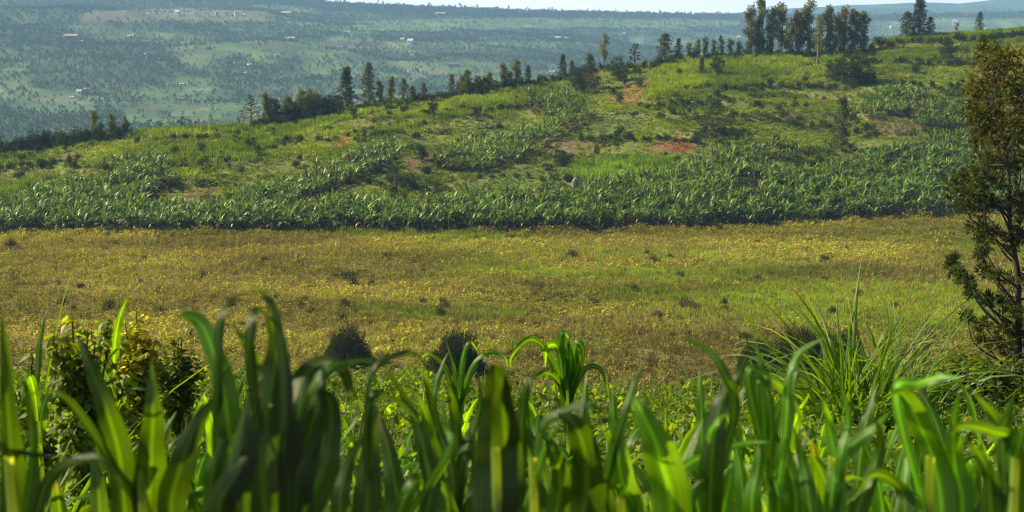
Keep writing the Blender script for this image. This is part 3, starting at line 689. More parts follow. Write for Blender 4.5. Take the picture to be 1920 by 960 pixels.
TREES = [
 (178, 240, 50, 'euc', 1, 'tall olive eucalyptus, leftmost tree of the trio on the left ridge'), (191, 242, 26, 'euc', 1.3, 'short bushy tree between the trio of eucalyptus on the left ridge'),
 (210, 241, 40, 'euc', 1.1, 'brown green eucalyptus in the middle of the trio on the left ridge'), (233, 240, 34, 'eucthin', 1.3, 'thin pale eucalyptus at the right of the trio on the left ridge'),
 (508, 232, 50, 'euc', 1.1, 'olive tree between the narrow first tree and its neighbour in the dense grove'), (531, 231, 44, 'round', .8, 'dark rounded tree left of the broad middle tree of the dense grove'),
 (556, 228, 46, 'round', .8, 'dark rounded tree between the broad and the gold topped trees of the dense grove'), (574, 226, 50, 'euc', 1.3, 'broad tree touching the gold topped one in the dense grove'), (595, 222, 48, 'euc', 1.3, 'broad tree left of the dark rounded pair in the dense grove'), (616, 218, 44, 'round', .8, 'dark rounded tree between the two at the right end of the dense grove'),
 (868, 181, 38, 'euc', 1.3, 'bushy tree left of the tallest one in the long brown grove'), (888, 182, 36, 'round', .8, 'dark low tree in the middle of the long brown grove'), (906, 181, 38, 'euc', 1.3, 'bushy tree left of the pointed brown one in the long grove'), (926, 176, 34, 'round', .8, 'dark low tree right of the long brown grove'), (953, 167, 40, 'round', .7, 'dark tree between the green and the yellow topped eucalyptus'),
 (113, 252, 20, 'euc', 1.2, 'small pale tree poking above the dark hedge near the left edge'), (155, 250, 16, 'eucthin', 1.3, 'tiny tree above the dark hedge just left of the eucalyptus trio'),
 (302, 244, 22, 'sapling', .7, 'slender young tree standing alone right of the long left hedge'), (340, 243, 26, 'sapling', 1, 'sparse young tree with two leaf tufts on the left ridge'),
 (396, 235, 26, 'layered', .9, 'small feathery conifer alone on the bright left ridge field'), (445, 233, 17, 'sapling', .9, 'very small tree just left of the layered tall tree'),
 (471, 230, 60, 'layered', 1.05, 'tall tree with layered feathery branches left of the dense grove'), (498, 231, 58, 'euc', .8, 'narrow eucalyptus at the left end of the dense grove'),
 (519, 231, 46, 'euc', 1.1, 'olive tree second from the left in the dense grove'), (543, 229, 48, 'euc', 1.6, 'broad brownish olive tree in the middle of the dense grove'),
 (565, 226, 56, 'euc', 1.2, 'gold topped olive tree in the dense grove'), (583, 223, 56, 'eucbrown', 1.1, 'brown topped tree right of centre in the dense grove'),
 (606, 219, 46, 'round', .6, 'dark rounded tree near the right end of the dense grove'), (627, 214, 44, 'round', .75, 'darkest rounded tree at the right end of the dense grove'),
 (650, 200, 78, 'conifer', .85, 'tall dark pointed conifer standing just right of the dense grove'), (692, 200, 80, 'grev', .8, 'tall grey green pointed tree right of the dark conifer'),
 (712, 198, 46, 'euc', 1.0, 'bushy tree between the tall pointed tree and the brown eucalyptus'), (732, 194, 50, 'eucbrown', .95, 'brown green oval eucalyptus right of the tall pointed trees'),
 (758, 190, 42, 'grev', .9, 'dark pointed tree left of the small pair on the middle ridge'), (774, 190, 28, 'grev', 1.2, 'short dark tree right beside the dark pointed tree on the middle ridge'),
 (795, 190, 34, 'grev', 1.0, 'dark ragged tree with an open top on the middle ridge'), (847, 180, 40, 'grev', .9, 'dark pointed tree left of the long brown grove'),
 (860, 180, 26, 'euc', 1.3, 'low brown tree at the left foot of the long brown grove'), (877, 182, 50, 'euc', 1.1, 'tallest tree at the left of the long brown grove'),
 (897, 182, 40, 'eucbrown', 1.3, 'low brown green tree in the middle of the long brown grove'), (915, 180, 44, 'eucbrown', 1.1, 'pointed brown tree at the right of the long brown grove'),
 (943, 170, 50, 'euc', 1.0, 'green eucalyptus left of the yellow topped tree'), (967, 165, 52, 'euc', 1.25, 'yellow topped eucalyptus on the middle ridge'),
 (990, 162, 38, 'grev', 1.0, 'dark tree just right of the yellow topped eucalyptus'), (1016, 152, 16, 'round', 1.5, 'low round dark bush tree on the skyline of the middle ridge'),
 (1055, 145, 42, 'conifer', .8, 'grey pointed conifer above the banana clump'), (1072, 148, 34, 'conifer', .7, 'small pointed conifer right of the grey one'),
 (1083, 176, 52, 'round', .75, 'bushy dark tree in front of the upper banana clump'), (1106, 168, 64, 'grev', .95, 'tall ragged dark tree right of the bushy one by the upper bananas'),
 (1131, 130, 68, 'eucthin', .9, 'slim tall eucalyptus standing alone on the middle skyline'), (1158, 152, 50, 'mango', .85, 'broad leafy dark tree below the slim skyline eucalyptus'),
 (1170, 160, 38, 'round', .6, 'small dark tree at the right foot of the broad leafy tree'), (1192, 112, 40, 'lean', .9, 'dark crooked tree leaning left on the skyline'),
 (1246, 110, 48, 'grev', 1.5, 'broad dark pointed tree on the skyline right of the crooked tree'), (1272, 108, 36, 'grev', 1.0, 'smaller tree touching the broad pointed skyline tree'),
 (1292, 106, 26, 'euc', 1.3, 'first low tree of the row left of the big eucalyptus stand'), (1307, 104, 30, 'euc', 1.2, 'second low tree of the row left of the big eucalyptus stand'),
 (1322, 104, 34, 'euc', 1.1, 'third low tree of the row left of the big eucalyptus stand'), (1337, 103, 28, 'eucbrown', 1.2, 'brown low tree fourth in the row left of the big eucalyptus stand'),
 (1352, 103, 36, 'euc', 1.0, 'fifth and tallest low tree in the row left of the big stand'), (1370, 103, 30, 'euc', 1.4, 'wide low tree at the right end of the row beside the big stand'), (1386, 103, 26, 'euc', 1.4, 'lowest bushy tree against the left side of the big stand'),
 (1408, 106, 92, 'eucbrown', .85, 'leftmost brown eucalyptus of the big ridge stand'), (1428, 105, 108, 'euc', .75, 'tallest pale eucalyptus of the big ridge stand'), (1420, 106, 66, 'euc', .8, 'shorter yellow green eucalyptus in front of the tallest one'),
 (1447, 105, 90, 'euc', .75, 'slim eucalyptus right of the tallest one in the big stand'), (1465, 104, 94, 'euc', .85, 'rounded top eucalyptus fourth from left in the big stand'), (1481, 102, 66, 'eucbrown', 1.0, 'short brown eucalyptus filling the dip of the big stand'),
 (1497, 104, 82, 'eucbrown', 1.0, 'brown eucalyptus left of the dark topped one in the big stand'), (1515, 104, 98, 'euc', 1.1, 'dark round topped eucalyptus in the middle of the big stand'), (1532, 122, 92, 'eucthin', .9, 'grey thin leaved eucalyptus with bare trunk in front of the stand'),
 (1549, 102, 88, 'euc', 1.0, 'grey green eucalyptus right of the dark topped one'), (1566, 100, 66, 'euc', 1.1, 'short eucalyptus right of the grey green one in the big stand'), (1583, 99, 82, 'eucbrown', 1.1, 'rusty brown eucalyptus near the right end of the big stand'),
 (1602, 98, 78, 'eucbrown', 1.1, 'second rusty eucalyptus near the right end of the big stand'), (1617, 96, 72, 'euc', .9, 'drooping eucalyptus at the right end of the big stand'),
 (1700, 72, 48, 'grev', 1.4, 'broad grey leaved tree left of the tall dark ridge conifer'), (1722, 70, 70, 'conifer', .95, 'tall dense dark tree alone on the right ridge'), (1743, 69, 36, 'grev', 1.1, 'short grey tree right of the tall dense ridge tree'),
 (1793, 62, 20, 'eucthin', 1.2, 'small thin tree on the right ridge field'), (1836, 60, 36, 'grev', 1.0, 'small dark tree on the right ridge near the big foreground tree'),
 (897, 242, 34, 'umbrella', 1.0, 'flat topped acacia on the slope under the brown grove'), (1336, 250, 34, 'umbrella', 1.2, 'wide dark flat topped acacia in the middle of the hillside'),
 (295, 342, 44, 'sapling', .9, 'dark young tree rising from the left banana patch'), (377, 292, 32, 'mango', .7, 'round dark small tree in the left fields'), (386, 330, 40, 'sapling', 1.1, 'dark loose tree just below the round one in the left fields'),
 (446, 276, 34, 'sapling', .9, 'forked young tree in the bright left field'), (470, 278, 26, 'round', .9, 'dark little tree right of the forked one in the left field'), (513, 262, 24, 'sapling', 1.0, 'single dark young tree in the bright strip field'),
 (662, 222, 26, 'round', .8, 'small dark tree below the tall dark conifer'), (1605, 158, 70, 'round', 1.25, 'large dark bushy tree on the upper right hillside'), (1584, 150, 52, 'mango', .9, 'leafy dark tree touching the left of the large dark one'),
 (1578, 282, 98, 'grev', .8, 'narrow olive silky oak standing in the right banana field'), (1775, 118, 52, 'round', .75, 'dark ragged tree below the right ridge hedge'), (1345, 142, 44, 'round', .8, 'dark bushy tree above the middle hillside maize'),
 (1316, 142, 34, 'conifer', .8, 'narrow dark tree left of the bushy one above the hillside maize'), (740, 350, 52, 'sapling', .8, 'brownish bare looking young tree above the banana belt'), (812, 222, 40, 'round', .6, 'dark small tree at the edge of the middle ridge grass'),
 (1002, 205, 42, 'sapling', .9, 'dark thin tree beside the upper left of the banana clump'), (1197, 164, 24, 'mango', .9, 'grey green bush tree above the red soil scar'), (1163, 195, 30, 'mango', .7, 'grey green small tree standing in the red soil scar'),
]
for px_, py_, h_, k_, w_, lab in TREES: put_tree(px_, py_, h_, k_, lab, w_)

def put_shrub(px, py, wpx, hpx, label, name='shrub', cat='shrub', group=None, protos=SP, y0=240, y1=460, part='stem'):
    x, y, z = cast(px, py, y0, y1); pr = protos[int(R.integers(0, len(protos)))]
    sx = wpx * y / F / 2.0; szz = hpx * y / F / 1.15
    t = empty(name, (x, y, z), label, cat, group, R.random() * 6.28, (sx, sx, szz)); ob('crown', pr[0], t); ob('stem', pr[1], t)
for a in ((1568, 152, 44, 44, 'dark bush leaning against the left of the large dark tree'), (1602, 162, 66, 52, 'big dark thicket at the foot of the large dark tree'), (1630, 158, 36, 36, 'dark bush at the right foot of the large dark tree'), (170, 352, 42, 26, 'dark round bush in the left banana patch'), (1402, 366, 60, 40, 'large olive bush inside the right half of the banana belt'), (1055, 312, 60, 28, 'wide dark bush below the pale soil patch'),
          (1118, 290, 18, 20, 'small round bush right of the pale soil patch'), (768, 352, 46, 28, 'dark bush above the middle of the banana belt'), (790, 300, 44, 34, 'dark leafy bush beside the brown bank'),
          (1028, 320, 26, 18, 'small spiky bush left of the wide dark one'), (197, 320, 26, 16, 'dark bush above the left banana patch'), (78, 315, 34, 22, 'dark bush in the far left fields'),
          (1490, 235, 46, 18, 'dark spreading bush in the yellow green weeds'), (1345, 205, 40, 24, 'dark bush under the middle hillside maize'), (1545, 190, 14, 12, 'little dark bush on the upper right slope'),
          (1650, 88, 40, 22, 'dark bush at the left end of the right ridge hedge'), (1165, 250, 22, 16, 'dark bush on the smooth green slope'), (1640, 200, 30, 26, 'dark bush at the left of the upper right bananas'),
          (1700, 215, 26, 16, 'dark bush beside the brown upper right soil'), (1420, 200, 50, 14, 'low dark bush in the weeds left of the large dark tree'), (172, 274, 14, 12, 'single round bush on the far left field'), (990, 275, 30, 16, 'dark bush at the foot of the middle banana clump')):
    put_shrub(a[0], a[1], a[2], a[3], a[4])
# hedges: each one a thing of its own
def put_hedge(line, n, w, h, label, kinds=(0, 1)):
    line = np.array(line, float); tx = np.interp(np.linspace(0, 1, n), np.linspace(0, 1, len(line)), line[:, 0]) + R.uniform(-4, 4, n); ty = np.interp(tx, line[:, 0], line[:, 1]) + R.uniform(-3, 3, n)
    P = np.array([cast(a, b, 240, 460, 1500) for a, b in zip(tx, ty)]); O = P.mean(0); d = P[:, 1]
    sx = R.uniform(*w, n) * d / F / 2; sz_ = R.uniform(*h, n) * d / F / 1.15; S = np.stack([sx, sx, sz_], 1); rz = R.random(n) * 6.28; T = tints(R, n, .2, .08)
    t = empty('hedge', O, label, 'hedge')
    for nm, k, m in (('foliage', 0, M_TREE), ('stems', 1, M_BARK)):
        v, q, c = merge([RAW[i][k] for i in kinds], P - O, rz, S, T, np.random.default_rng(int(abs(line[0, 0])) + 7)); ob(nm, mesh_of(nm, v, q, c, m), t)
put_hedge([(-30, 288), (100, 274), (240, 256)], 20, (34, 50), (22, 36), 'long dark green hedge along the far left ridge')
put_hedge([(1210, 132), (1300, 112), (1400, 108)], 14, (20, 30), (14, 22), 'dark hedge on the skyline left of the big eucalyptus stand')
put_hedge([(1675, 84), (1850, 76), (1920, 66)], 22, (18, 26), (12, 17), 'clipped dark hedge below the right ridge field')
put_hedge([(1095, 263), (1300, 265)], 14, (16, 30), (8, 18), 'dark hedge line above the bright maize block')
put_hedge([(800, 215), (990, 204)], 12, (18, 30), (10, 18), 'sloping hedge under the brown grove')
for i, x_ in enumerate(np.linspace(1400, 1635, 13)):
    put_shrub(x_, 106 - (x_ - 1400) * .04 + R.uniform(-2, 2), R.uniform(18, 30), R.uniform(12, 24), 'dark undergrowth bush at the foot of the big eucalyptus stand', group='undergrowth of the big stand')
for xa, ya, xb, yb, k_, lab in ((240, 300, 420, 292, 11, 'broken hedge across the middle of the left fields'), (330, 262, 470, 255, 8, 'thin hedge under the left ridge field'), (420, 300, 560, 268, 10, 'slanting hedge right of the left fields'),
        (600, 268, 760, 232, 11, 'slanting hedge below the tall dark conifer'), (0, 318, 150, 300, 9, 'hedge in the far left fields'), (1290, 168, 1430, 172, 11, 'hedge under the middle hillside maize'), (1430, 158, 1600, 172, 11, 'hedge left of the large dark tree'),
        (1600, 120, 1800, 122, 12, 'hedge across the upper right fields'), (1500, 228, 1640, 262, 8, 'hedge slanting down beside the right olive tree'), (900, 332, 1060, 340, 8, 'low hedge just above the middle of the banana belt'),
        (640, 345, 760, 340, 8, 'low hedge above the banana belt left of centre'), (1200, 205, 1310, 196, 8, 'short hedge under the red soil scar'), (1640, 160, 1800, 168, 10, 'hedge above the upper right bananas')):
    put_hedge([(xa, ya), (xb, yb)], k_, (12, 26), (7, 17), lab)
cnt = 0
while cnt < 150:
    a_, b_ = R.uniform(0, 1920), R.uniform(70, 380)
    x, y, z = cast(a_, b_, 240, 455, 600)
    pa, pb = project(x, y, z)
    if abs(pb - b_) > 1.5 or anyp(np.array([a_]), np.array([b_]), BAN + SOIL_P + GRASS_P)[0]: continue
    if anyp(np.array([a_]), np.array([b_]), MAIZE_P)[0] and R.random() < .75: continue
    w = R.uniform(9, 26); put_shrub(a_, b_, w, w * R.uniform(.6, .95), 'small dark green bush scattered on the terraced hillside', group='scattered hillside bushes'); cnt += 1
for (xa, xb, k_, hh_) in ((478, 640, 15, 20), (640, 760, 8, 12), (765, 835, 7, 16), (838, 1000, 16, 20), (1010, 1075, 6, 14), (1085, 1180, 8, 18)):
    for x_ in np.linspace(xa, xb, k_):
        yb = np.interp(x_, RIDGE[:, 0], RIDGE[:, 1]) + R.uniform(0, 7)
        put_shrub(x_, yb, R.uniform(16, 30), hh_ * R.uniform(.6, 1.2), 'dark undergrowth bush at the foot of the ridge trees', group='undergrowth of the ridge groves')
# meadow tufts
def tuft_proto(seed, col, n=420, fine=.03, h=1.0, lobes=0):
    g = np.random.default_rng(seed); qq = Q()
    d = sphere_pts(g, n, .35); d[:, 2] = abs(d[:, 2]) + .15; d /= np.linalg.norm(d, axis=1)[:, None]
    L = g.uniform(.3, 1.0, n) * (.75 + .5 * vn(d[:, 0] * 3 + 9, d[:, 1] * 3 + d[:, 2] * 2, 1, 3)); b = np.stack([g.normal(0, .32, n), g.normal(0, .32, n), np.zeros(n)], 1); b[:, :2] = np.clip(b[:, :2], -.6, .6)
    if lobes:
        o = g.uniform(-.42, .42, (lobes, 2)); k_ = g.integers(0, lobes, n); hs = g.uniform(.6, 1.0, lobes)
        b[:, :2] = b[:, :2] * .7 + o[k_]; L = L * hs[k_]
    t = b + d * L[:, None] * [.75, .75, h]
    s = np.cross(d, g.normal(size=(n, 3))); s /= np.linalg.norm(s, axis=1)[:, None]; s *= fine
    v = np.stack([b - s * .5, b + s * .5, (b + t) / 2 + s, (b + t) / 2 - s, t + s * .3, t - s * .3], 1).reshape(-1, 3)
    k = np.arange(n)[:, None] * 6; q = np.concatenate([k + [0, 1, 2, 3], k + [3, 2, 4, 5]])
    c = np.asarray(col) * g.uniform(.65, 1.35, (n, 1)); qq.add(v, q, np.repeat(c, 6, 0)); v, q, c, _ = qq.get()
    return mesh_of('stems', v, q, c, M_TREE)
TF = [tuft_proto(1400, (.16, .125, .075), 520, .03, 1, 3), tuft_proto(1401, (.11, .10, .05), 520, .03, 1, 3), tuft_proto(1402, (.07, .085, .028), 520, .03, 1, 3)]
def put_tuft(px, py, wpx, hpx, label, me, group=None, name='meadow_tuft', cat='shrub'):
    x, y, z = cast(px, py, 112, 300)
    sx = wpx * y / F / 2.2; sz_ = hpx * y / F / (1.0 if name == 'broom_bush' else 1.0)
    o = ob(name, me, None, (x, y, z - .05), R.random() * 6.28, (sx, sx, sz_)); tag(o, label, cat, group)
for a in ((1007, 543, 44, 20, 'brown dry bush in the middle of the meadow'), (1118, 572, 34, 24, 'dark brown tuft right of the meadow centre'), (1255, 485, 20, 14, 'dark small tuft in the right green meadow strip'),
          (830, 572, 28, 20, 'dark tuft left of the meadow centre'), (655, 520, 60, 16, 'low dark green bush patch in the left meadow'), (380, 520, 46, 18, 'dark green bush in the left meadow'),
          (900, 548, 46, 16, 'greyish dry bush left of the middle meadow'), (1300, 578, 60, 24, 'brown dry bush in the right meadow'), (1032, 468, 30, 12, 'brown tuft in the upper middle meadow'), (132, 455, 24, 12, 'dark tuft near the upper left of the meadow'),
          (520, 560, 20, 16, 'dark tuft in the lower left meadow'), (1590, 630, 40, 26, 'brown tuft behind the tall grass clump'), (1735, 632, 40, 24, 'brown tuft left of the foreground tree'), (1010, 672, 50, 24, 'pale brown dry bush low in the middle meadow')):
    put_tuft(a[0], a[1], a[2], a[3], a[4], TF[0 if 'brown' in a[4] or 'dry' in a[4] else 2])
for i in range(170):
    w = R.uniform(10, 42) * R.uniform(.6, 1); k = int(R.integers(0, 3))
    put_tuft(R.uniform(0, 1920), 452 + 240 * R.random() ** .8, w, max(8, w * R.uniform(.5, .95)), 'small brown or dark green tuft scattered over the meadow', TF[k], 'tufts scattered over the meadow')
# dark broom-like bushes at the near side of the meadow
def broom_proto(seed):
    g = np.random.default_rng(seed); qq = Q(); n = 9000
    d0 = sphere_pts(g, n, .01); d0[:, 2] = np.abs(d0[:, 2]); az = np.arctan2(d0[:, 1], d0[:, 0])
    lump = .64 + .52 * vn(np.cos(az) * 2.6 + 5 + seed, np.sin(az) * 2.6 + d0[:, 2] * 3 + 5, 1, 3)
    p = d0 * (g.random(n) ** .35 * lump)[:, None] * [1.05, 1.05, .85]; p[:, 2] += .02
    d = d0 * .8 + g.normal(0, .5, (n, 3)) + [0, 0, .25]; d /= np.linalg.norm(d, axis=1)[:, None]
    s = np.cross(d, g.normal(size=(n, 3))); s /= np.linalg.norm(s, axis=1)[:, None]; s *= .010; l = g.uniform(.04, .16, n)[:, None]
    v = np.stack([p - s, p + s, p + d * l + s * .4, p + d * l - s * .4], 1).reshape(-1, 3)
    c = np.array([.034, .042, .010]) * g.uniform(.4, 2.0, (n, 1)); qq.add(v, np.arange(n * 4).reshape(-1, 4), np.repeat(c, 4, 0)); v, q, c, _ = qq.get()
    return mesh_of('stems', v, q, c, M_TREE)
BR = [broom_proto(1450 + k) for k in range(3)]
for a in ((648, 684, 112, 84, 'dark rounded broom bush left of centre at the near meadow edge'), (856, 702, 112, 98, 'dark rounded broom bush in the centre at the near meadow edge'),
          (1418, 716, 88, 92, 'dark broom bush left of the larger one behind the tall grass'), (1500, 696, 124, 98, 'largest dark broom bush behind the tall grass'), (1578, 664, 74, 48, 'dark broom bush half hidden behind the tall grass blades')):
    put_tuft(*a, BR[int(R.integers(0, 3))], None, 'broom_bush', 'bush')

# pale boulder above the bananas
def boulder():
    bpy.ops.object.select_all(action='DESELECT')
    import bmesh
    bm = bmesh.new(); bmesh.ops.create_icosphere(bm, subdivisions=3, radius=1)
    for v in bm.verts:
        n = v.co.normalized(); v.co = n * (1 + .35 * (vn(n.x * 10 + 50, n.y * 10 + n.z * 7, 5, 3) - .5)); v.co.z *= .75
    me = bpy.data.meshes.new('boulder'); bm.to_mesh(me); bm.free()
    a = me.color_attributes.new('Col', 'FLOAT_COLOR', 'POINT'); a.data.foreach_set('color', np.tile([.28, .26, .22, 1], len(me.vertices)).astype(np.float32)); me.materials.append(M_ROCK)
    x, y, z = cast(1079, 356, 240, 400); o = ob('boulder', me, None, (x, y, z + 1.2), .4, (.9, .9, 1.6)); tag(o, 'pale grey boulder among the bananas below the bright maize block', 'rock')
boulder()

# ------------------------------------------------------------------ far side of the valley
g = np.random.default_rng(3)
X, Y, Z, px, py = gridpts(900, 4050, .032, g, .40)
f = far_mix(px, py, X, Y)
skyl = Y > np.interp(X / Y, _fu, _fD) - 260
f = np.where(skyl & (vn(X, Y, 160, 68) > .3), 1.0, f)
row = (vn(X + .3 * Y, Y, 45, 66) > .62)
r = g.random(len(X)); ok = (r < f * .50 + .13 + .34 * row * (1 - f)) & (py > -30) & ~(anyp(px, py, FIELD_P) & (r > .05))
X, Y, Z = X[ok], Y[ok], Z[ok]
print('far trees', len(X))
stuff('far_woods', PT, np.stack([X, Y, Z], 1), g.uniform(.4, .95, len(X)) * np.where(skyl[ok], 1.5, 1), tints(g, len(X), .3, .12), M_TREE, 'woods and scattered trees over the hazy far hills', 'woods', g)
FT = [(lambda p: mesh_of('far_tree', p[0], p[1], p[2], M_TREE))(p) for p in proto(p_far, 6, 750)]
for i in range(150):
    px_ = R.uniform(600, 1920); u_, _ = px2uw(px_, 20); D = float(np.interp(u_, _fu, _fD)) - R.uniform(0, 60); x = float(u_ * D); s_ = R.uniform(.9, 1.9)
    t = ob('far_tree', FT[i % 6], None, (x, D, float(height(x, D))), R.random() * 6, (s_, s_, s_ * R.uniform(.9, 1.3))); tag(t, 'small hazy tree standing on the skyline of the far hills', 'tree', 'trees along the far skyline')
HQ = {}
def house_mesh(kind):
    if kind in HQ: return HQ[kind]
    w, d, h, rh = {'long': (2.4, .8, .5, .25), 'small': (1, .8, .5, .3), 'block': (1, .9, 1.1, .12)}[kind]
    qq = Q(); x, y = w / 2, d / 2
    v = [(-x, -y, -.8), (x, -y, -.8), (x, y, -.8), (-x, y, -.8), (-x, -y, h), (x, -y, h), (x, y, h), (-x, y, h), (-x, 0, h + rh), (x, 0, h + rh)]
    qq.add(v, [(0, 1, 5, 4), (1, 2, 6, 5), (2, 3, 7, 6), (3, 0, 4, 7), (4, 4, 8, 7), (5, 6, 9, 9)][:4] + [(4, 8, 8, 7), (5, 6, 9, 9)][:0], (1, 1, 1))
    gq = [(-x, -y, h), (-x, 0, h + rh * .98), (-x, 0, h + rh * .97), (-x, y, h), (x, -y, h), (x, y, h), (x, 0, h + rh * .97), (x, 0, h + rh * .98)]
    qq.add(gq, [(0, 1, 2, 3), (4, 5, 6, 7)], (1, 1, 1))
    rf = Q(); o = .12; t = .05
    for s in (-1, 1):
        a = np.array([(-x - o, s * (y + o), h - o * rh / y), (x + o, s * (y + o), h - o * rh / y), (x + o, 0, h + rh), (-x - o, 0, h + rh)]); b = a + [0, 0, t]
        rf.add(np.concatenate([a, b]), [(0, 1, 2, 3), (4, 5, 6, 7), (0, 1, 5, 4), (1, 2, 6, 5), (2, 3, 7, 6), (3, 0, 4, 7)], (1, 1, 1))
    HQ[kind] = (qq.get(), rf.get()); return HQ[kind]
def put_house(px, py, wpx, kind, wall, roof, label, group=None):
    x, y, z = cast(px, py, 900, 4000, 3000); base = {'long': 2.4, 'small': 1, 'block': 1}[kind]; S = wpx * y / F / base * .8
    t = empty('house' if kind != 'block' else 'building', (x, y, z + .12 * S), label, 'building' if kind == 'block' else 'house', group, R.uniform(-.5, .5), S)
    a, b = house_mesh(kind)
    ob('wall', mesh_of('wall', a[0], a[1], a[2] * wall, M_WALL), t); ob('roof', mesh_of('roof', b[0], b[1], b[2] * roof, M_ROOF), t)
Wh = np.array([.62, .6, .57]); Br = np.array([.42, .24, .17]); Tin = np.array([.45, .47, .49]); Rust = np.array([.25, .17, .13])
for i, x_ in enumerate((370, 388, 407, 426, 444)):
    put_house(x_, 31, 9, 'block', Wh, Br, ('leftmost', 'second', 'middle', 'fourth', 'tallest rightmost')[i] + ' white block of the row of five on the far upper left slope', 'row of white blocks on the far slope')
for a in ((458, 31, 7, 'small', Wh, Tin, 'small white house at the right end of the row of white blocks'), (333, 27, 10, 'small', Wh, Tin, 'small pale house left of the row of white blocks'), (538, 29, 26, 'long', Br, Br, 'large brown roofed building on the upper far slope'),
          (135, 74, 34, 'long', Br * 1.1, Rust * 1.2, 'long reddish building on the far left slope'), (152, 82, 8, 'small', Wh, Tin, 'bright small house below the long reddish building'), (245, 70, 16, 'long', Wh, Tin, 'pale long house right of the reddish building'),
          (440, 122, 8, 'small', Wh, Tin, 'white house at the upper left of the far village cluster'), (455, 129, 11, 'long', Wh, Tin, 'white roofed long house in the far village cluster'), (427, 127, 6, 'small', Br, Tin, 'brown small house in the far village cluster'),
          (468, 127, 10, 'small', Br, Tin * [.8, .95, 1.1], 'bluish roofed house in the far village cluster'), (458, 139, 12, 'long', Wh, Tin, 'lowest white roofed house of the far village cluster'), (519, 107, 8, 'small', Wh, Tin, 'bright house below the long far field'),
          (340, 160, 14, 'long', Wh, Tin, 'white long roof at the right edge of the big dark wood'), (150, 178, 14, 'small', Wh, Rust, 'pale house in the lower left far village'), (135, 184, 12, 'long', Wh, Tin, 'white roof in the lower left far village'),
          (163, 176, 10, 'block', Wh, Tin, 'white block in the lower left far village'), (545, 76, 22, 'long', Wh, Tin, 'pale long roof on the upper far slope'), (340, 188, 16, 'long', Rust, Rust, 'red roofed house low on the far slope'),
          (404, 194, 10, 'long', Rust, Rust, 'small red roofed house low on the far slope'), (651, 64, 9, 'small', Wh, Tin, 'bright house at the left of the middle far slope'), (930, 64, 10, 'long', Wh, Tin, 'bright roof on the middle far slope'),
          (825, 30, 22, 'long', Wh, Tin, 'long pale shed near the middle skyline'), (888, 27, 12, 'long', Wh, Tin, 'white roof near the middle skyline'), (972, 25, 12, 'long', Wh, Tin, 'left of two white roofs near the skyline'), (991, 26, 16, 'long', Wh, Tin, 'right of two white roofs near the skyline'),
          (988, 52, 10, 'long', Wh, Tin, 'pale roof below the skyline field'), (770, 82, 12, 'small', Wh, Tin, 'white house in the middle far village'), (755, 77, 8, 'small', Wh, Tin, 'small white house left in the middle far village'), (732, 73, 8, 'long', Wh, Rust, 'brown roofed house left of the middle far village'),
          (1075, 68, 12, 'long', Wh, Tin, 'white house in the right far village'), (1047, 76, 10, 'small', Wh, Tin, 'pale small house left in the right far village'), (1062, 76, 8, 'small', Wh, Tin, 'middle small house in the right far village'), (1010, 90, 8, 'small', Br, Rust, 'brown house below the right far village'),
          (850, 125, 26, 'long', Br, Rust, 'long dark roofed farm on the lower middle slope'), (760, 137, 14, 'long', Wh, Tin, 'low pale farm left of the dark roofed farm'), (1035, 137, 14, 'long', Wh, Tin, 'pale roof just above the middle ridge trees'), (1170, 66, 6, 'small', Wh, Tin, 'tiny white house right of the right far village'),
          (1385, 73, 8, 'small', Wh, Tin, 'bright tiny house left of the big eucalyptus stand'), (1820, 31, 30, 'long', Br, Rust, 'long reddish building on the right skyline'), (1875, 25, 14, 'long', Rust, Rust, 'red roofed house on the right skyline'), (1790, 45, 10, 'small', Wh, Tin, 'white house on the right far field'),
          (1672, 53, 8, 'small', Wh, Tin, 'pale small house left of the tall ridge tree'), (508, 50, 12, 'long', Br, Rust, 'brown roofed house right of the white blocks'), (610, 43, 12, 'long', Wh, Tin, 'pale roof on the upper far slope'), (455, 60, 12, 'long', Br, Rust, 'reddish house below the white blocks')):
    put_house(a[0], a[1], a[2], a[3], a[4], a[5], a[6])
for i in range(40):
    x_ = R.uniform(20, 1900); put_house(x_, R.uniform(45, 190) if x_ < 700 else R.uniform(40, 110), R.uniform(3, 5), 'small', Wh if R.random() < .6 else Br, Tin if R.random() < .5 else Rust, 'tiny pale house scattered on the far hills', 'tiny scattered far houses')

# ------------------------------------------------------------------ foreground: low crop behind the maize
def bean_leaf(qq, g, cen, az, tilt, size, col):
    n = len(cen); ca, sa = np.cos(az), np.sin(az)
    d = np.stack([ca * np.cos(tilt), sa * np.cos(tilt), -np.sin(tilt)], 1); w = np.stack([-sa, ca, 0 * ca], 1)
    nn = np.cross(d, w); s = size[:, None]
    pts = [cen, cen + d * s * .35 + w * s * .42 - nn * s * .10, cen + d * s * 1.1 - nn * s * .12, cen + d * s * .35 - w * s * .42 - nn * s * .10, cen + d * s * .5]
    v = np.stack(pts, 1).reshape(-1, 3); k = np.arange(n)[:, None] * 5
    q = np.concatenate([k + [0, 1, 2, 4], k + [0, 4, 2, 3]])
    qq.add(v, q, np.repeat(np.clip(col, 0, 1), 5, 0))
g = np.random.default_rng(9); qq = Q(); dk = Q()
n = 60000
Y = np.sqrt(g.random(n) * (26 ** 2 - 5.5 ** 2) + 5.5 ** 2); X = g.uniform(-.44, .44, n) * Y
hh = .42 * (.25 + .7 * fbm(X, Y, 1.1, 17) + .75 * sstep(.45, .75, vn(X, Y, 2.4, 16))) + .10 * np.maximum(0, vn(X, Y, .4, 18) - .4)
zt = height(X, Y) + hh * g.uniform(.35, 1.25, n)
cl = np.array([.14, .22, .018]) * (.65 + .7 * vn(X, Y, .8, 19))[:, None] * tints(g, n, .3, .15)
bean_leaf(qq, g, np.stack([X, Y, zt], 1), g.random(n) * 6.28, g.uniform(-.5, 1.3, n), g.uniform(.05, .13, n), cl)
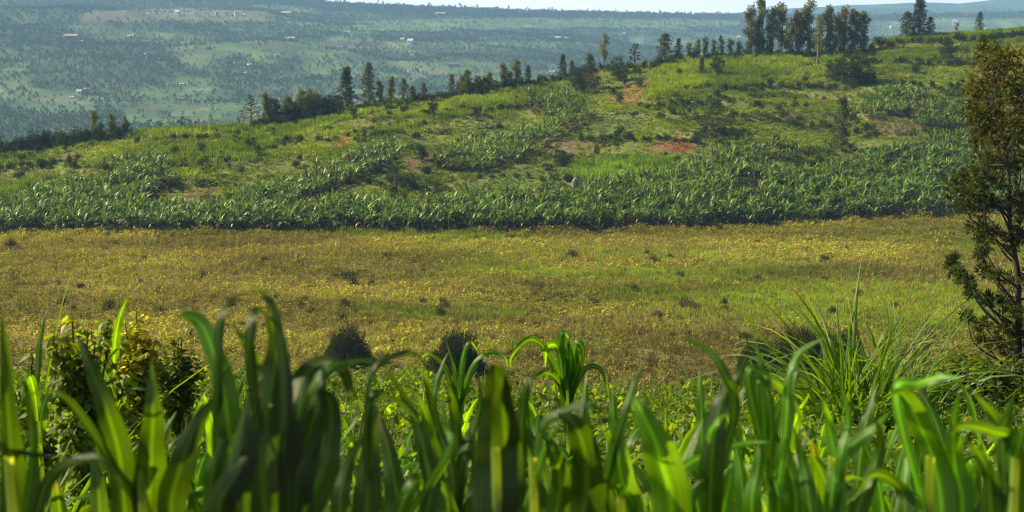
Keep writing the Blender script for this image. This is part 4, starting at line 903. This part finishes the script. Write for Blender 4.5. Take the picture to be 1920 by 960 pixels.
tag(obq('bean_crop', qq, M_LEAF), 'low bright green leafy crop between the maize and the meadow', 'bean crop', None, 'stuff')
P_thin = proto(p_blades(7, .38, .018, .12, (.09, .15, .02), .5), 5, 1500)
n = 1300; Y = np.sqrt(g.random(n) * (25 ** 2 - 6 ** 2) + 36); X = g.uniform(-.44, .44, n) * Y
stuff('slope_grass', P_thin, np.stack([X, Y, height(X, Y)], 1), g.uniform(.8, 1.6, n), tints(g, n, .3, .1), M_LEAF, 'thin grass blades growing up through the low leafy crop', 'grass', g)

# leafy bushes of the near slope
def leafy_bush(name, px, topy, Y, wpx, n, size, col, label, cat, stems=8, lit_top=0.0, seed=0, droop=.5):
    g = np.random.default_rng(seed); x = float(P3(px, topy, Y)[0]); zb = float(height(x, Y)); zt = float(P3(px, topy, Y)[2]); H = zt - zb; Rr = wpx * Y / F / 2
    t = empty(name, (x, Y, zb), label, cat)
    st = Q(); lf = Q(); cs = []
    for i in range(stems):
        a = g.random() * 6.28; rr = Rr * math.sqrt(g.random()) * .9; hh = H * (1 - .35 * (rr / Rr) ** 2) * g.uniform(.85, 1.0) if i else H * .98
        if i == 0: rr = 0
        e = np.array([rr * math.cos(a), rr * math.sin(a), hh]); m = e * [.35, .35, .5]
        path = spline([(0, 0, -.05), m, e], 14); tube(st, path, np.linspace(.02, .005, 14), (.10, .07, .03), 5); cs.append(path)
        for k in range(2):
            b = path[g.integers(5, 11)]; e2 = b + np.array([g.uniform(-.4, .4) * Rr, g.uniform(-.4, .4) * Rr, g.uniform(.05, .25) * H]); p2 = spline([b, (b + e2) / 2 + [0, 0, .04], e2], 8); tube(st, p2, np.linspace(.01, .003, 8), (.10, .08, .03), 4); cs.append(p2)
    allp = np.concatenate([c[len(c) // 4:] for c in cs]); base = allp[g.integers(0, len(allp), n)]
    off = sphere_pts(g, n, .5) * Rr * .38 * [1, 1, .6]; cen = base + off; cen[:, 2] = np.clip(cen[:, 2], .03, H)
    c = np.array(col) * (.65 + .7 * g.random((n, 1))) * tints(g, n, .1, .12) * (1 + lit_top * np.clip(cen[:, 2:3] / H - .5, 0, 1) * [1.6, .9, 0])  # sunlight painted in: leaf colour turns yellower towards the bush top
    bean_leaf(lf, g, cen, g.random(n) * 6.28, g.uniform(-.3, .3, n) + droop, g.uniform(.6, 1.25, n) * size, c)
    obq('stems', st, M_BARK, t, True); obq('foliage', lf, M_LEAF, t)
leafy_bush('leafy_shrub', 135, 590, 8.5, 160, 1900, .07, (.13, .20, .02), 'tall leafy plant with big drooping yellow green leaves at left', 'shrub', 11, .4, 21, .6)
leafy_bush('leafy_shrub', 195, 600, 9.2, 160, 1700, .068, (.14, .22, .02), 'second big leaved plant directly right of the leftmost one', 'shrub', 10, .4, 22, .6)
leafy_bush('leafy_shrub', 60, 660, 9.5, 140, 800, .08, (.14, .22, .025), 'lower leafy plant at the left edge behind the maize', 'shrub', 8, .4, 23, .5)
leafy_bush('leafy_shrub', 255, 570, 13.5, 130, 2600, .08, (.25, .28, .03), 'round small leaved bush with golden lit green leaves at left', 'bush', 12, .7, 24, .3)
leafy_bush('leafy_shrub', 325, 628, 14.5, 140, 2400, .07, (.12, .17, .02), 'darker small leaved bush right of the round golden lit one', 'bush', 11, .3, 25, .3)
leafy_bush('leafy_shrub', 1830, 668, 19, 200, 2600, .11, (.075, .125, .018), 'dark leafy bush right of the tall grass clump', 'bush', 16, .2, 26, .5)
leafy_bush('leafy_shrub', 1915, 675, 20, 150, 1800, .11, (.07, .115, .018), 'dark leafy bush under the foreground tree at the right edge', 'bush', 14, .2, 27, .5)
leafy_bush('leafy_shrub', 1350, 712, 22, 130, 900, .10, (.06, .10, .018), 'low leafy clump at the crest in front of the broom bushes', 'shrub', 12, .3, 28, .4)
leafy_bush('leafy_shrub', 1750, 700, 18, 130, 1100, .11, (.06, .10, .018), 'leafy clump at the right foot of the tall grass', 'shrub', 12, .3, 29, .4)

# tall napier grass clumps
def grass_clump(px, basey, Y, n, L, w, spreadpx, label, seed, up=(.9, 1.45), col=(.10, .19, .016)):
    g = np.random.default_rng(seed); x = float(P3(px, basey, Y)[0]); zb = float(height(x, Y)); t = empty('grass_clump', (x, Y, zb), label, 'tall grass'); qq = Q(); Rr = spreadpx * Y / F / 2 * 1.7
    for i in range(n):
        az = g.random() * 6.28; el = g.uniform(*up); l = L * g.uniform(.5, 1.1); b = np.array([g.normal(0, Rr * .35), g.normal(0, Rr * .35), -.03]); p = [b]; e = el; m = 9; bd = (g.uniform(.02, .2) if g.random() < .6 else g.uniform(.2, .5))
        for k in range(m - 1):
            p.append(p[-1] + np.array([math.cos(e) * math.cos(az), math.cos(e) * math.sin(az), math.sin(e)]) * l / (m - 1)); e -= bd * (.2 + k * .25)
        blade(qq, np.array(p), (-math.sin(az), math.cos(az), 0), w * g.uniform(.7, 1.2), np.array(col) * g.uniform(.7, 1.4), .3, .05, g, twist=g.uniform(-1.5, 1.5), tipcol=(.30, .28, .12) if g.random() < .25 else None)
    obq('blades', qq, M_LEAF, t, False)
grass_clump(1598, 780, 14.5, 210, 2.15, .046, 80, 'tallest clump of upright napier grass at right', 31)
grass_clump(1672, 780, 15.0, 130, 1.95, .044, 60, 'second napier grass clump right of the tallest', 32)
grass_clump(1540, 780, 15.5, 110, 1.7, .022, 90, 'finer arching grass clump left of the tallest', 33, (.6, 1.3), (.085, .14, .02))
grass_clump(1745, 780, 15.5, 70, 1.6, .03, 90, 'shorter grass clump near the foreground tree', 34, (.7, 1.35))
grass_clump(1290, 780, 21, 60, .9, .02, 120, 'low grass tuft at the crest right of centre', 35, (.8, 1.45))
grass_clump(40, 700, 8.0, 26, 1.9, .03, 60, 'grass tuft with long thin blades at the left edge', 36, (1.0, 1.45))
grass_clump(660, 780, 12.0, 22, 1.2, .022, 60, 'thin grass tuft in front of the left broom bush', 37, (1.1, 1.5))

# ------------------------------------------------------------------ maize plants
VIEW = lambda p: p / np.linalg.norm(p)
GC = np.array([.030, .082, .004])
def hero_plant(px, Y, label, leaves, seed, stalk_top=None):
    """leaves: (points in photo px [, depth offset]), width in px, roll, colour gain, fold"""
    g = np.random.default_rng(seed); x = float(P3(px, 900, Y)[0]); zb = float(height(x, Y)); t = empty('maize_plant', (x, Y, zb), label, 'maize plant')
    O = np.array([x, Y, zb]); ztop = float(P3(px, stalk_top or 860, Y)[2])
    st = Q(); path = spline([(0, 0, -.03), (.01, 0, (ztop - zb) * .5), (0, 0.01, ztop - zb)], 12); tube(st, path, np.linspace(.014, .008, 12), (.08, .13, .03), 8); obq('stalk', st, M_MAIZE, t, True)
    for lf in leaves:
        pts, wpx, roll, gain = lf[:4]; fold = lf[4] if len(lf) > 4 else .3
        P = []
        for k, p in enumerate(pts):
            d = p[2] if len(p) > 2 else .03 * math.sin(k * 1.3 + seed)
            P.append(P3(p[0], p[1], Y + d) - O)
        P.insert(0, np.array([0, 0, max(.1, P[0][2] - .25)])) if P[0][2] > .3 else None
        path = spline(P, 30); T = np.gradient(path, axis=0); T /= np.linalg.norm(T, axis=1)[:, None]
        V = path + O; V = V / np.linalg.norm(V, axis=1)[:, None]; W = np.cross(T, V); W /= np.linalg.norm(W, axis=1)[:, None]; Nn = np.cross(W, T)
        W = W * math.cos(roll) + Nn * math.sin(roll)
        q_ = Q(); blade(q_, path, W, wpx * 1.12 * Y / F, GC * max(gain, .62) * (1.0 if px < 1080 else 1.45) * g.uniform(.9, 1.1), fold, .10, g, twist=g.uniform(-.35, .35), texp=lf[5] if len(lf) > 5 else .75); obq('leaf', q_, M_MAIZE, t, True, True)  # gain paints lit and shaded leaves; right-hand plants brightened like backlit glow
def maize_plant(px, topy, Y, label, seed, nl=8, L=.75, w=.075, gain=1.0, group=None, tassel=False):
    g = np.random.default_rng(seed); x = float(P3(px, topy, Y)[0]); zb = float(height(x, Y)); zt = float(P3(px, topy, Y)[2]); H = max(.5, zt - zb); t = empty('maize_plant', (x, Y, zb), label, 'maize plant', group)
    hs = H * .72; st = Q(); tube(st, spline([(0, 0, -.03), (.01, 0, hs * .5), (0, .01, hs)], 10), np.linspace(.014, .007, 10), (.08, .13, .03), 7); obq('stalk', st, M_MAIZE, t, True)
    a0 = g.random() * 6.28
    for i in range(nl):
        f = i / (nl - 1); h = hs * (.25 + .75 * f); az = a0 + (i % 2) * math.pi + g.uniform(-.6, .6); e = 1.0 + .42 * f + g.uniform(-.1, .12); l = L * (1 - .35 * abs(f - .55) * 2) * g.uniform(.85, 1.15)
        m = 16; p = [np.array([0, 0, h])]; bd = g.uniform(.25, .65) * (1 - .4 * f)
        if i >= nl - 2: l = (H - h) * 1.12; bd = .06 if i == nl - 1 else .28
        for k in range(m - 1):
            p.append(p[-1] + np.array([math.cos(e) * math.cos(az), math.cos(e) * math.sin(az), math.sin(e)]) * l / (m - 1)); e -= bd * (.15 + k * .09)
        q_ = Q(); blade(q_, np.array(p), (-math.sin(az), math.cos(az), 0), w * g.uniform(.8, 1.2) * (1 if i < nl - 2 else .75), GC * gain * g.uniform(.8, 1.35), .35, .14, g, twist=g.uniform(-.9, .9), tipcol=(.075, .07, .03) if g.random() < .3 else None); obq('leaf', q_, M_MAIZE, t, True, True)
HERO = [
 (15, 2.4, 'blurred maize plant with a broad upright leaf at the left edge', [([(22, 990), (20, 850), (10, 700), (3, 580)], 48, .2, .8), ([(-60, 836), (60, 850), (150, 862), (242, 896)], 18, .9, .7), ([(45, 990), (60, 850), (50, 740), (20, 690)], 34, .8, 1.2), ([(70, 960), (110, 880), (190, 860), (240, 930)], 26, .4, .8)], 1),
 (262, 2.6, 'blurred maize plant with two tall upright leaves near the left bush', [([(238, 990), (225, 860), (200, 770), (170, 690), (147, 630)], 50, .15, .8), ([(276, 990), (283, 860), (287, 770), (284, 676)], 60, .1, .85), ([(255, 970), (215, 880), (120, 745), (45, 740)], 28, .9, 1.1), ([(300, 980), (330, 900), (380, 870)], 26, .5, 1.0)], 2),
 (405, 2.5, 'blurred maize plant with a pale curled leaf left of the big central one', [([(325, 990), (340, 870), (372, 790), (415, 732)], 54, .2, .55), ([(440, 980), (428, 800), (408, 690), (378, 610), (336, 587)], 50, .45, 1.9, .3, .4), ([(405, 930), (407, 720), (410, 610), (430, 564), (458, 563)], 24, .7, .7), ([(480, 720), (462, 650), (428, 596)], 20, .2, 1.3), ([(402, 740), (432, 680), (487, 645)], 18, .9, 2.0), ([(392, 990), (398, 890), (425, 810), (432, 720)], 34, .5, 1.1)], 3, 800),
 (508, 2.3, 'largest dark blurred maize plant left of centre', [([(500, 990), (492, 850), (505, 740), (520, 650), (500, 585)], 84, .1, .5), ([(530, 930), (535, 740), (520, 610), (497, 556), (470, 532)], 26, .4, .6), ([(470, 700), (468, 620), (480, 580), (520, 600)], 26, .6, .6), ([(412, 990), (448, 880), (500, 790), (522, 700)], 54, .2, .6), ([(538, 990), (545, 800), (562, 720), (600, 680), (640, 690), (656, 730), (652, 768)], 50, .3, .7),
   ([(560, 780), (612, 696), (662, 678), (708, 674)], 26, .6, 1.4), ([(548, 990), (562, 870), (590, 780), (612, 700)], 64, .2, .5), ([(460, 990), (440, 900), (470, 760), (500, 690)], 50, .3, .8), ([(570, 980), (610, 860), (620, 760), (585, 730)], 60, .15, .5)], 4, 760),
 (690, 2.8, 'blurred maize plant with thin arching leaves just right of the large dark one', [([(800, 960), (796, 850), (770, 770), (722, 686)], 36, .2, .6), ([(690, 720), (740, 665), (783, 666), (812, 705)], 14, .6, .7), ([(690, 760), (740, 748), (800, 805)], 20, .6, .7), ([(688, 990), (694, 850), (706, 755)], 58, .1, .45), ([(760, 930), (800, 902), (828, 915), (845, 970)], 34, .3, 1.5), ([(835, 860), (836, 800), (830, 745)], 16, .2, 1.8), ([(640, 980), (650, 880), (690, 800)], 40, .4, .7)], 5),
 (850, 3.4, 'blurred maize plant with a fan of leaves left of the broad dark leaf', [([(820, 980), (815, 860), (798, 780), (780, 735)], 34, .3, 1.2), ([(850, 960), (858, 860), (850, 770), (838, 720)], 36, .2, .8), ([(860, 900), (880, 820), (900, 760), (895, 700)], 26, .4, 1.1), ([(850, 900), (820, 800), (800, 720), (790, 690)], 22, .5, .9), ([(870, 980), (890, 900), (880, 800)], 30, .5, .7)], 6),
 (930, 2.3, 'blurred maize plant with one very broad dark leaf folded towards the viewer', [([(925, 990, 0), (930, 850, .02), (934, 760, 0), (930, 682, -.03)], 86, .05, .45, .15, .4), ([(935, 990), (950, 880), (945, 780), (940, 700)], 70, .1, .4, .1, .5)], 7, 840),
 (1000, 2.6, 'blurred maize plant with a pale twisting leaf right of the broad dark leaf', [([(975, 980), (978, 800), (985, 730), (1005, 702), (1042, 682)], 24, .5, .8), ([(978, 990), (1003, 895), (1030, 820), (1046, 788)], 28, .6, 2.2), ([(1085, 990), (1100, 880), (1080, 800), (1045, 775)], 70, .3, .8), ([(1040, 980), (1050, 900), (1035, 840), (1010, 800)], 44, .3, 1.2), ([(1010, 820), (1060, 770), (1110, 760), (1150, 790)], 22, .7, .9)], 8),
 (1165, 2.7, 'blurred maize plant with a wide glowing leaf right of centre', [([(1128, 980), (1145, 860), (1172, 770), (1192, 714), (1213, 666)], 22, .3, .9), ([(1255, 990), (1238, 860), (1212, 790), (1187, 742)], 74, .1, 1.6), ([(1140, 980), (1110, 880), (1090, 800), (1100, 735)], 40, .4, .7), ([(1190, 980), (1165, 900), (1160, 830), (1175, 790)], 40, .4, 1.4), ([(1180, 960), (1150, 915), (1110, 912)], 26, .7, 1.4)], 9),
 (1320, 2.9, 'blurred maize plant with a pale arching leaf crossing to the right', [([(1232, 950), (1268, 888), (1320, 855), (1390, 832), (1443, 828)], 28, .7, 1.8), ([(1330, 980), (1335, 850), (1350, 760), (1383, 704), (1403, 666)], 46, .15, .6), ([(1376, 780), (1358, 700), (1320, 652), (1266, 631)], 20, .3, .9), ([(1326, 845), (1345, 790), (1374, 771)], 20, .8, 2.0), ([(1290, 990), (1300, 920), (1345, 880)], 36, .5, 1.2), ([(1350, 990), (1368, 900), (1372, 850)], 30, .3, 1.7)], 10),
 (1445, 3.1, 'blurred maize plant with thin upright tips left of the tall grass', [([(1445, 780), (1428, 700), (1413, 618)], 16, .3, 1.2), ([(1430, 760), (1425, 700), (1430, 660)], 14, .3, 1.4), ([(1402, 705), (1445, 712), (1485, 745), (1505, 800)], 28, .6, 1.0), ([(1490, 980), (1480, 880), (1440, 810), (1390, 774)], 34, .3, .9), ([(1470, 830), (1480, 715), (1500, 660), (1548, 632)], 26, .6, 1.5), ([(1410, 960), (1420, 880), (1430, 800)], 36, .3, 1.4), ([(1460, 960), (1450, 880), (1452, 800), (1470, 730)], 34, .3, 1.3)], 11),
 (1560, 2.9, 'blurred maize plant with bright yellow green upright leaves below the tall grass', [([(1570, 980), (1565, 860), (1552, 790), (1543, 742)], 30, .1, 2.0), ([(1572, 880), (1590, 790), (1573, 704)], 22, .2, 1.8), ([(1520, 960), (1506, 870), (1488, 800)], 32, .2, 1.2), ([(1560, 920), (1582, 850), (1635, 805), (1672, 768)], 36, .4, 1.4), ([(1600, 980), (1630, 900), (1650, 830), (1640, 780)], 36, .3, .8)], 12),
 (1745, 2.6, 'blurred maize plant with a large drooping pale leaf at right', [([(1765, 980), (1748, 860), (1718, 785), (1692, 738), (1670, 738)], 56, .4, 1.2), ([(1680, 745), (1722, 718), (1768, 706), (1802, 708)], 30, .7, 2.2), ([(1802, 980), (1790, 870), (1788, 800), (1797, 738)], 42, .1, 1.9), ([(1895, 870), (1872, 795), (1824, 733)], 34, .3, 1.0), ([(1700, 990), (1690, 920), (1640, 890), (1600, 935)], 36, .5, .8), ([(1825, 990), (1815, 900), (1840, 850)], 30, .3, 1.8)], 13),
 (1905, 2.5, 'blurred maize plant at the right edge with a broad lit leaf', [([(1898, 990), (1900, 880), (1925, 790)], 70, .2, 1.2), ([(1860, 980), (1850, 880), (1815, 830)], 44, .3, .8), ([(1900, 850), (1860, 810), (1800, 800), (1770, 830)], 28, .6, .9), ([(1880, 830), (1890, 780), (1900, 740)], 26, .4, .8)], 14)]
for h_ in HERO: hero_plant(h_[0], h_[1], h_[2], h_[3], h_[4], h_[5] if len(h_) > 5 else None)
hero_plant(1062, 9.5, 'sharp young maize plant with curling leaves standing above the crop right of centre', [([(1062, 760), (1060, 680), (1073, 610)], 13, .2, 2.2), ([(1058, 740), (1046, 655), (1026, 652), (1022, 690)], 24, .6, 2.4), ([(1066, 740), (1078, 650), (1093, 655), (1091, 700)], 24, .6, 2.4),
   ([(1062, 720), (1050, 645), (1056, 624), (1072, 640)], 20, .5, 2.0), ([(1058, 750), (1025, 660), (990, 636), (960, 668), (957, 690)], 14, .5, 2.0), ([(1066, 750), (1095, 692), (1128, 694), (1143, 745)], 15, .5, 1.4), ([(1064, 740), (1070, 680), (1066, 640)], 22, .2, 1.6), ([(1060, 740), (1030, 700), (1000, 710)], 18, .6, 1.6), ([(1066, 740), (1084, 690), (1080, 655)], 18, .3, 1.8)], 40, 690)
hero_plant(858, 9.0, 'sharp thin maize plant in front of the central broom bush', [([(858, 770), (850, 690), (833, 628)], 10, .2, 2.0), ([(860, 770), (868, 670), (882, 641), (898, 662)], 12, .5, 2.2), ([(860, 770), (885, 690), (912, 660), (945, 668), (952, 690)], 14, .6, 2.0), ([(856, 770), (835, 695), (805, 664), (786, 676)], 14, .6, 2.2), ([(862, 770), (866, 710), (874, 668)], 13, .3, 2.4), ([(856, 760), (846, 720), (822, 712)], 13, .5, 1.8), ([(860, 760), (880, 730), (900, 740)], 13, .5, 1.8)], 41, 715)
for i, a in enumerate(((60, 590, 7.5, 'maize plant with folded pale leaves at the far left', 8, .5, .07, 1.6),
                     (206, 556, 8.8, 'maize tip with two broad upright leaves above the left shrubs', 7, .5, .09, 1.6), (800, 668, 7.0, 'maize plant with pale leaf bases left of the central thin one', 8, .6, .06, 1.6), (700, 690, 6.5, 'maize plant behind the largest dark one', 8, .6, .06, 1.5),
                     (1000, 700, 6.0, 'maize plant behind the pale twisting leaf', 8, .55, .06, 1.4), (1440, 690, 6.2, 'maize plant left of the tall grass, behind the blurred ones', 8, .6, .06, 1.6), (1250, 760, 6.5, 'short maize plant behind the wide glowing leaf', 7, .5, .05, 1.5), (420, 700, 6.0, 'maize plant behind the pale curled leaf', 8, .5, .06, 1.4))):
    maize_plant(a[0], a[1], a[2], a[3], 50 + i, a[4], a[5], a[6], a[7])
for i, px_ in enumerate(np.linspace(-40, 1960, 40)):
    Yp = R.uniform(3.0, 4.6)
    maize_plant(px_ + R.uniform(-25, 25), R.uniform(790, 880), Yp, 'blurred green maize plant filling the bottom of the view', 80 + i, 8, .7, .09, R.uniform(.7, 1.4) * (1 if px_ < 1050 else 1.6), 'filler maize plants at the bottom of the view')  # right-hand filler leaves coloured brighter to paint in the backlit glow

for i in range(38):
    px_ = 300 + 1620 * (i + .5) / 38 + R.uniform(-22, 22); Yp = R.uniform(4.6, 8.5)
    maize_plant(px_, R.uniform(715, 800) - (15 if px_ > 1150 else 0), Yp, 'young yellow green maize plant in the rows between the blurred maize and the leafy crop', 180 + i, 8, .62, .085, R.uniform(1.2, 2.4), 'young maize plants in the middle rows')

# ------------------------------------------------------------------ foreground silky oak at right
def hero_tree():
    g = np.random.default_rng(77); Y0 = 44.0; b = P3(1912, 700, Y0); zb = float(height(b[0], Y0)); O = np.array([b[0], Y0, zb])
    t = empty('silky_oak_tree', O, 'tall foreground tree with gold tinted ragged foliage at the right edge', 'tree'); tr = Q(); cr = Q()
    path = spline([(0, 0, -.3)] + [P3(a, c, Y0) - O for a, c in ((1911, 780), (1910, 660), (1909, 560), (1908, 510), (1899, 460), (1893, 410), (1893, 360), (1888, 300), (1880, 240), (1868, 160), (1856, 95))], 60)
    tube(tr, path, np.linspace(.13, .018, 60), (.045, .035, .028), 8)
    CL = [(1850, 92, 16), (1870, 112, 26), (1895, 108, 22), (1848, 130, 26), (1885, 148, 28), (1828, 165, 20), (1838, 190, 25), (1870, 190, 28), (1908, 190, 22), (1850, 228, 28), (1885, 232, 30), (1918, 235, 22), (1826, 212, 18), (1860, 262, 28), (1900, 268, 26), (1833, 252, 15),
          (1850, 298, 24), (1880, 308, 25), (1912, 310, 22), (1800, 338, 18), (1825, 328, 16), (1800, 362, 20), (1830, 360, 18), (1860, 342, 20), (1812, 384, 14), (1850, 382, 15), (1908, 368, 22), (1918, 410, 22), (1835, 422, 20), (1858, 438, 16), (1842, 458, 14), (1905, 448, 22),
          (1790, 486, 11), (1785, 500, 12), (1797, 512, 14), (1812, 530, 16), (1850, 508, 16), (1840, 480, 12), (1870, 522, 16), (1902, 528, 22), (1824, 550, 14), (1850, 560, 18), (1880, 568, 20), (1908, 588, 24), (1813, 592, 12), (1842, 608, 16), (1880, 618, 22), (1912, 628, 24), (1868, 648, 18), (1842, 636, 12), (1895, 656, 22), (1940, 150, 26), (1945, 220, 28), (1950, 300, 28), (1948, 380, 28), (1950, 450, 28), (1945, 520, 30), (1950, 590, 28), (1945, 650, 28), (1920, 690, 24), (1890, 700, 20)]
    for px_, py_, r_ in CL:
        c = P3(px_, py_, Y0 + g.uniform(-1.3, 1.3)) - O; rm = r_ * (1.2 if py_ < 470 else .98) / 60.6
        tgt = c[2] - .35 - .95 * abs(c[0] - path[np.argmin(abs(path[:, 2] - c[2])), 0]); s0 = path[np.argmin(abs(path[:, 2] - max(.5, tgt)))]
        lp = spline([s0, (s0 + c) / 2 + g.normal(0, .2, 3) - [0, 0, .1], c], 9); tube(tr, lp, np.linspace(.045, .01, 9), (.06, .045, .035), 5)
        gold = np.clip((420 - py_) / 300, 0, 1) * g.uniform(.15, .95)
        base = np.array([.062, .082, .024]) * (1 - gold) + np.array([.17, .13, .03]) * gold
        nt_ = int(36 * rm / .33) + 8
        cen = sphere_pts(g, nt_, .6) * [rm, rm * 1.2, rm * .85] + c
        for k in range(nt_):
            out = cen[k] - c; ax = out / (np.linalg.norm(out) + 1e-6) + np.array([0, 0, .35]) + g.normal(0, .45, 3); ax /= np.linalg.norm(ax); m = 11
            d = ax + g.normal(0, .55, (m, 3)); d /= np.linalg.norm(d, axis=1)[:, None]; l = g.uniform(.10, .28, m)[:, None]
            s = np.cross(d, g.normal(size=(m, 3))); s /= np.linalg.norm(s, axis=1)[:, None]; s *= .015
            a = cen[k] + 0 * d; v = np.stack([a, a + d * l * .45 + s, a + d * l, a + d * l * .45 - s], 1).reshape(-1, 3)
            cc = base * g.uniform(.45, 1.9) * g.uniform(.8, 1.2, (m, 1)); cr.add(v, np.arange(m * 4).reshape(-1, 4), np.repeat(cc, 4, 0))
    for k in range(4):
        pass
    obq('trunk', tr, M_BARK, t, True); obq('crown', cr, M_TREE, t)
hero_tree()

# ------------------------------------------------------------------ air
def haze():
    x0, x1, y0, y1, z0, z1 = -6100, 6100, -1600, 8100, -142, 150
    v = np.array([(x, y, z) for z in (z0, z1) for y in (y0, y1) for x in (x0, x1)], float)
    q = np.array([(0, 2, 3, 1), (4, 5, 7, 6), (0, 1, 5, 4), (2, 6, 7, 3), (0, 4, 6, 2), (1, 3, 7, 5)])
    m, nt, N, L = mat_new('haze_air')
    pv = N.new('ShaderNodeVolumePrincipled'); pv.inputs['Density'].default_value = HAZE; pv.inputs['Color'].default_value = (.34, .60, 1, 1); pv.inputs['Anisotropy'].default_value = .0
    pv.inputs['Density Attribute'].default_value = ''; pv.inputs['Temperature Attribute'].default_value = ''
    out = N.new('ShaderNodeOutputMaterial'); L.new(pv.outputs[0], out.inputs['Volume'])
    tag(ob('haze', mesh_of('haze', v, q, np.ones((8, 3)), m)), 'pale blue haze between the viewer and the far hills', 'haze', None, 'stuff')
HAZE = 0.00015
haze()

# ------------------------------------------------------------------ light, sky, camera
EL, AZ = 38, -78            # sun height, degrees to the left of the view direction
w = bpy.data.worlds.new('World'); sc.world = w; w.use_nodes = True; N = w.node_tree.nodes; L = w.node_tree.links
bg = N['Background']; sky = N.new('ShaderNodeTexSky'); sky.sky_type = 'NISHITA'; sky.sun_disc = False
sky.sun_elevation = math.radians(EL); sky.sun_rotation = math.radians(AZ); sky.air_density = 1.0; sky.dust_density = 2.0; sky.altitude = 1500
tc = N.new('ShaderNodeTexCoord'); sp = N.new('ShaderNodeSeparateXYZ'); L.new(tc.outputs['Generated'], sp.inputs[0])
band = N.new('ShaderNodeMapRange'); band.interpolation_type = 'SMOOTHSTEP'; band.inputs['From Min'].default_value = .01; band.inputs['From Max'].default_value = .07; band.inputs['To Min'].default_value = .9; band.inputs['To Max'].default_value = 0
L.new(sp.outputs['Z'], band.inputs['Value'])
cn = N.new('ShaderNodeTexNoise'); cn.inputs['Scale'].default_value = 6; cn.inputs['Detail'].default_value = 6
mpn = N.new('ShaderNodeMapping'); mpn.inputs['Scale'].default_value = (1, 1, 6); L.new(tc.outputs['Generated'], mpn.inputs[0]); L.new(mpn.outputs[0], cn.inputs['Vector'])
cr_ = N.new('ShaderNodeMapRange'); cr_.inputs['From Min'].default_value = .35; cr_.inputs['From Max'].default_value = .6; cr_.inputs['To Min'].default_value = .75; cr_.inputs['To Max'].default_value = 1
L.new(cn.outputs['Fac'], cr_.inputs['Value'])
bm_ = N.new('ShaderNodeMath'); bm_.operation = 'MULTIPLY'; L.new(band.outputs[0], bm_.inputs[0]); L.new(cr_.outputs[0], bm_.inputs[1])
mixc = N.new('ShaderNodeMix'); mixc.data_type = 'RGBA'; L.new(bm_.outputs[0], mixc.inputs[0]); L.new(sky.outputs[0], mixc.inputs[6]); mixc.inputs[7].default_value = (25, 24, 25, 1)   # bright hazy cloud bank low on the horizon
L.new(mixc.outputs[2], bg.inputs['Color']); bg.inputs['Strength'].default_value = .05
sl = bpy.data.lights.new('sun', 'SUN'); sl.energy = 5.0; sl.angle = math.radians(.5); sl.color = (1, .89, .65)
so = bpy.data.objects.new('sun', sl); COL.objects.link(so)
d = Vector((math.cos(math.radians(EL)) * math.sin(math.radians(AZ)), math.cos(math.radians(EL)) * math.cos(math.radians(AZ)), math.sin(math.radians(EL))))
so.rotation_euler = d.to_track_quat('Z', 'Y').to_euler()
cd = bpy.data.cameras.new('camera'); cam = bpy.data.objects.new('camera', cd); COL.objects.link(cam)
cd.lens = 50; cd.sensor_width = 36; cd.clip_start = .1; cd.clip_end = 30000
cam.rotation_euler = (math.radians(90) - TH, 0, 0)
cd.dof.use_dof = True; cd.dof.focus_distance = 120; cd.dof.aperture_fstop = 5.6
sc.camera = cam
sc.view_settings.view_transform = 'Standard'; sc.view_settings.look = 'None'; sc.view_settings.gamma = 1; sc.view_settings.exposure = .95
sc.render.engine = 'CYCLES'; cy = sc.cycles
cy.max_bounces = 6; cy.diffuse_bounces = 2; cy.glossy_bounces = 2; cy.transmission_bounces = 3; cy.volume_bounces = 1; cy.use_denoising = True
cy.use_adaptive_sampling = True; cy.adaptive_threshold = .01
try: cy.denoiser = 'OPENIMAGEDENOISE'
except Exception: pass
cy.sample_clamp_indirect = 4
cy.filter_width = 1.15
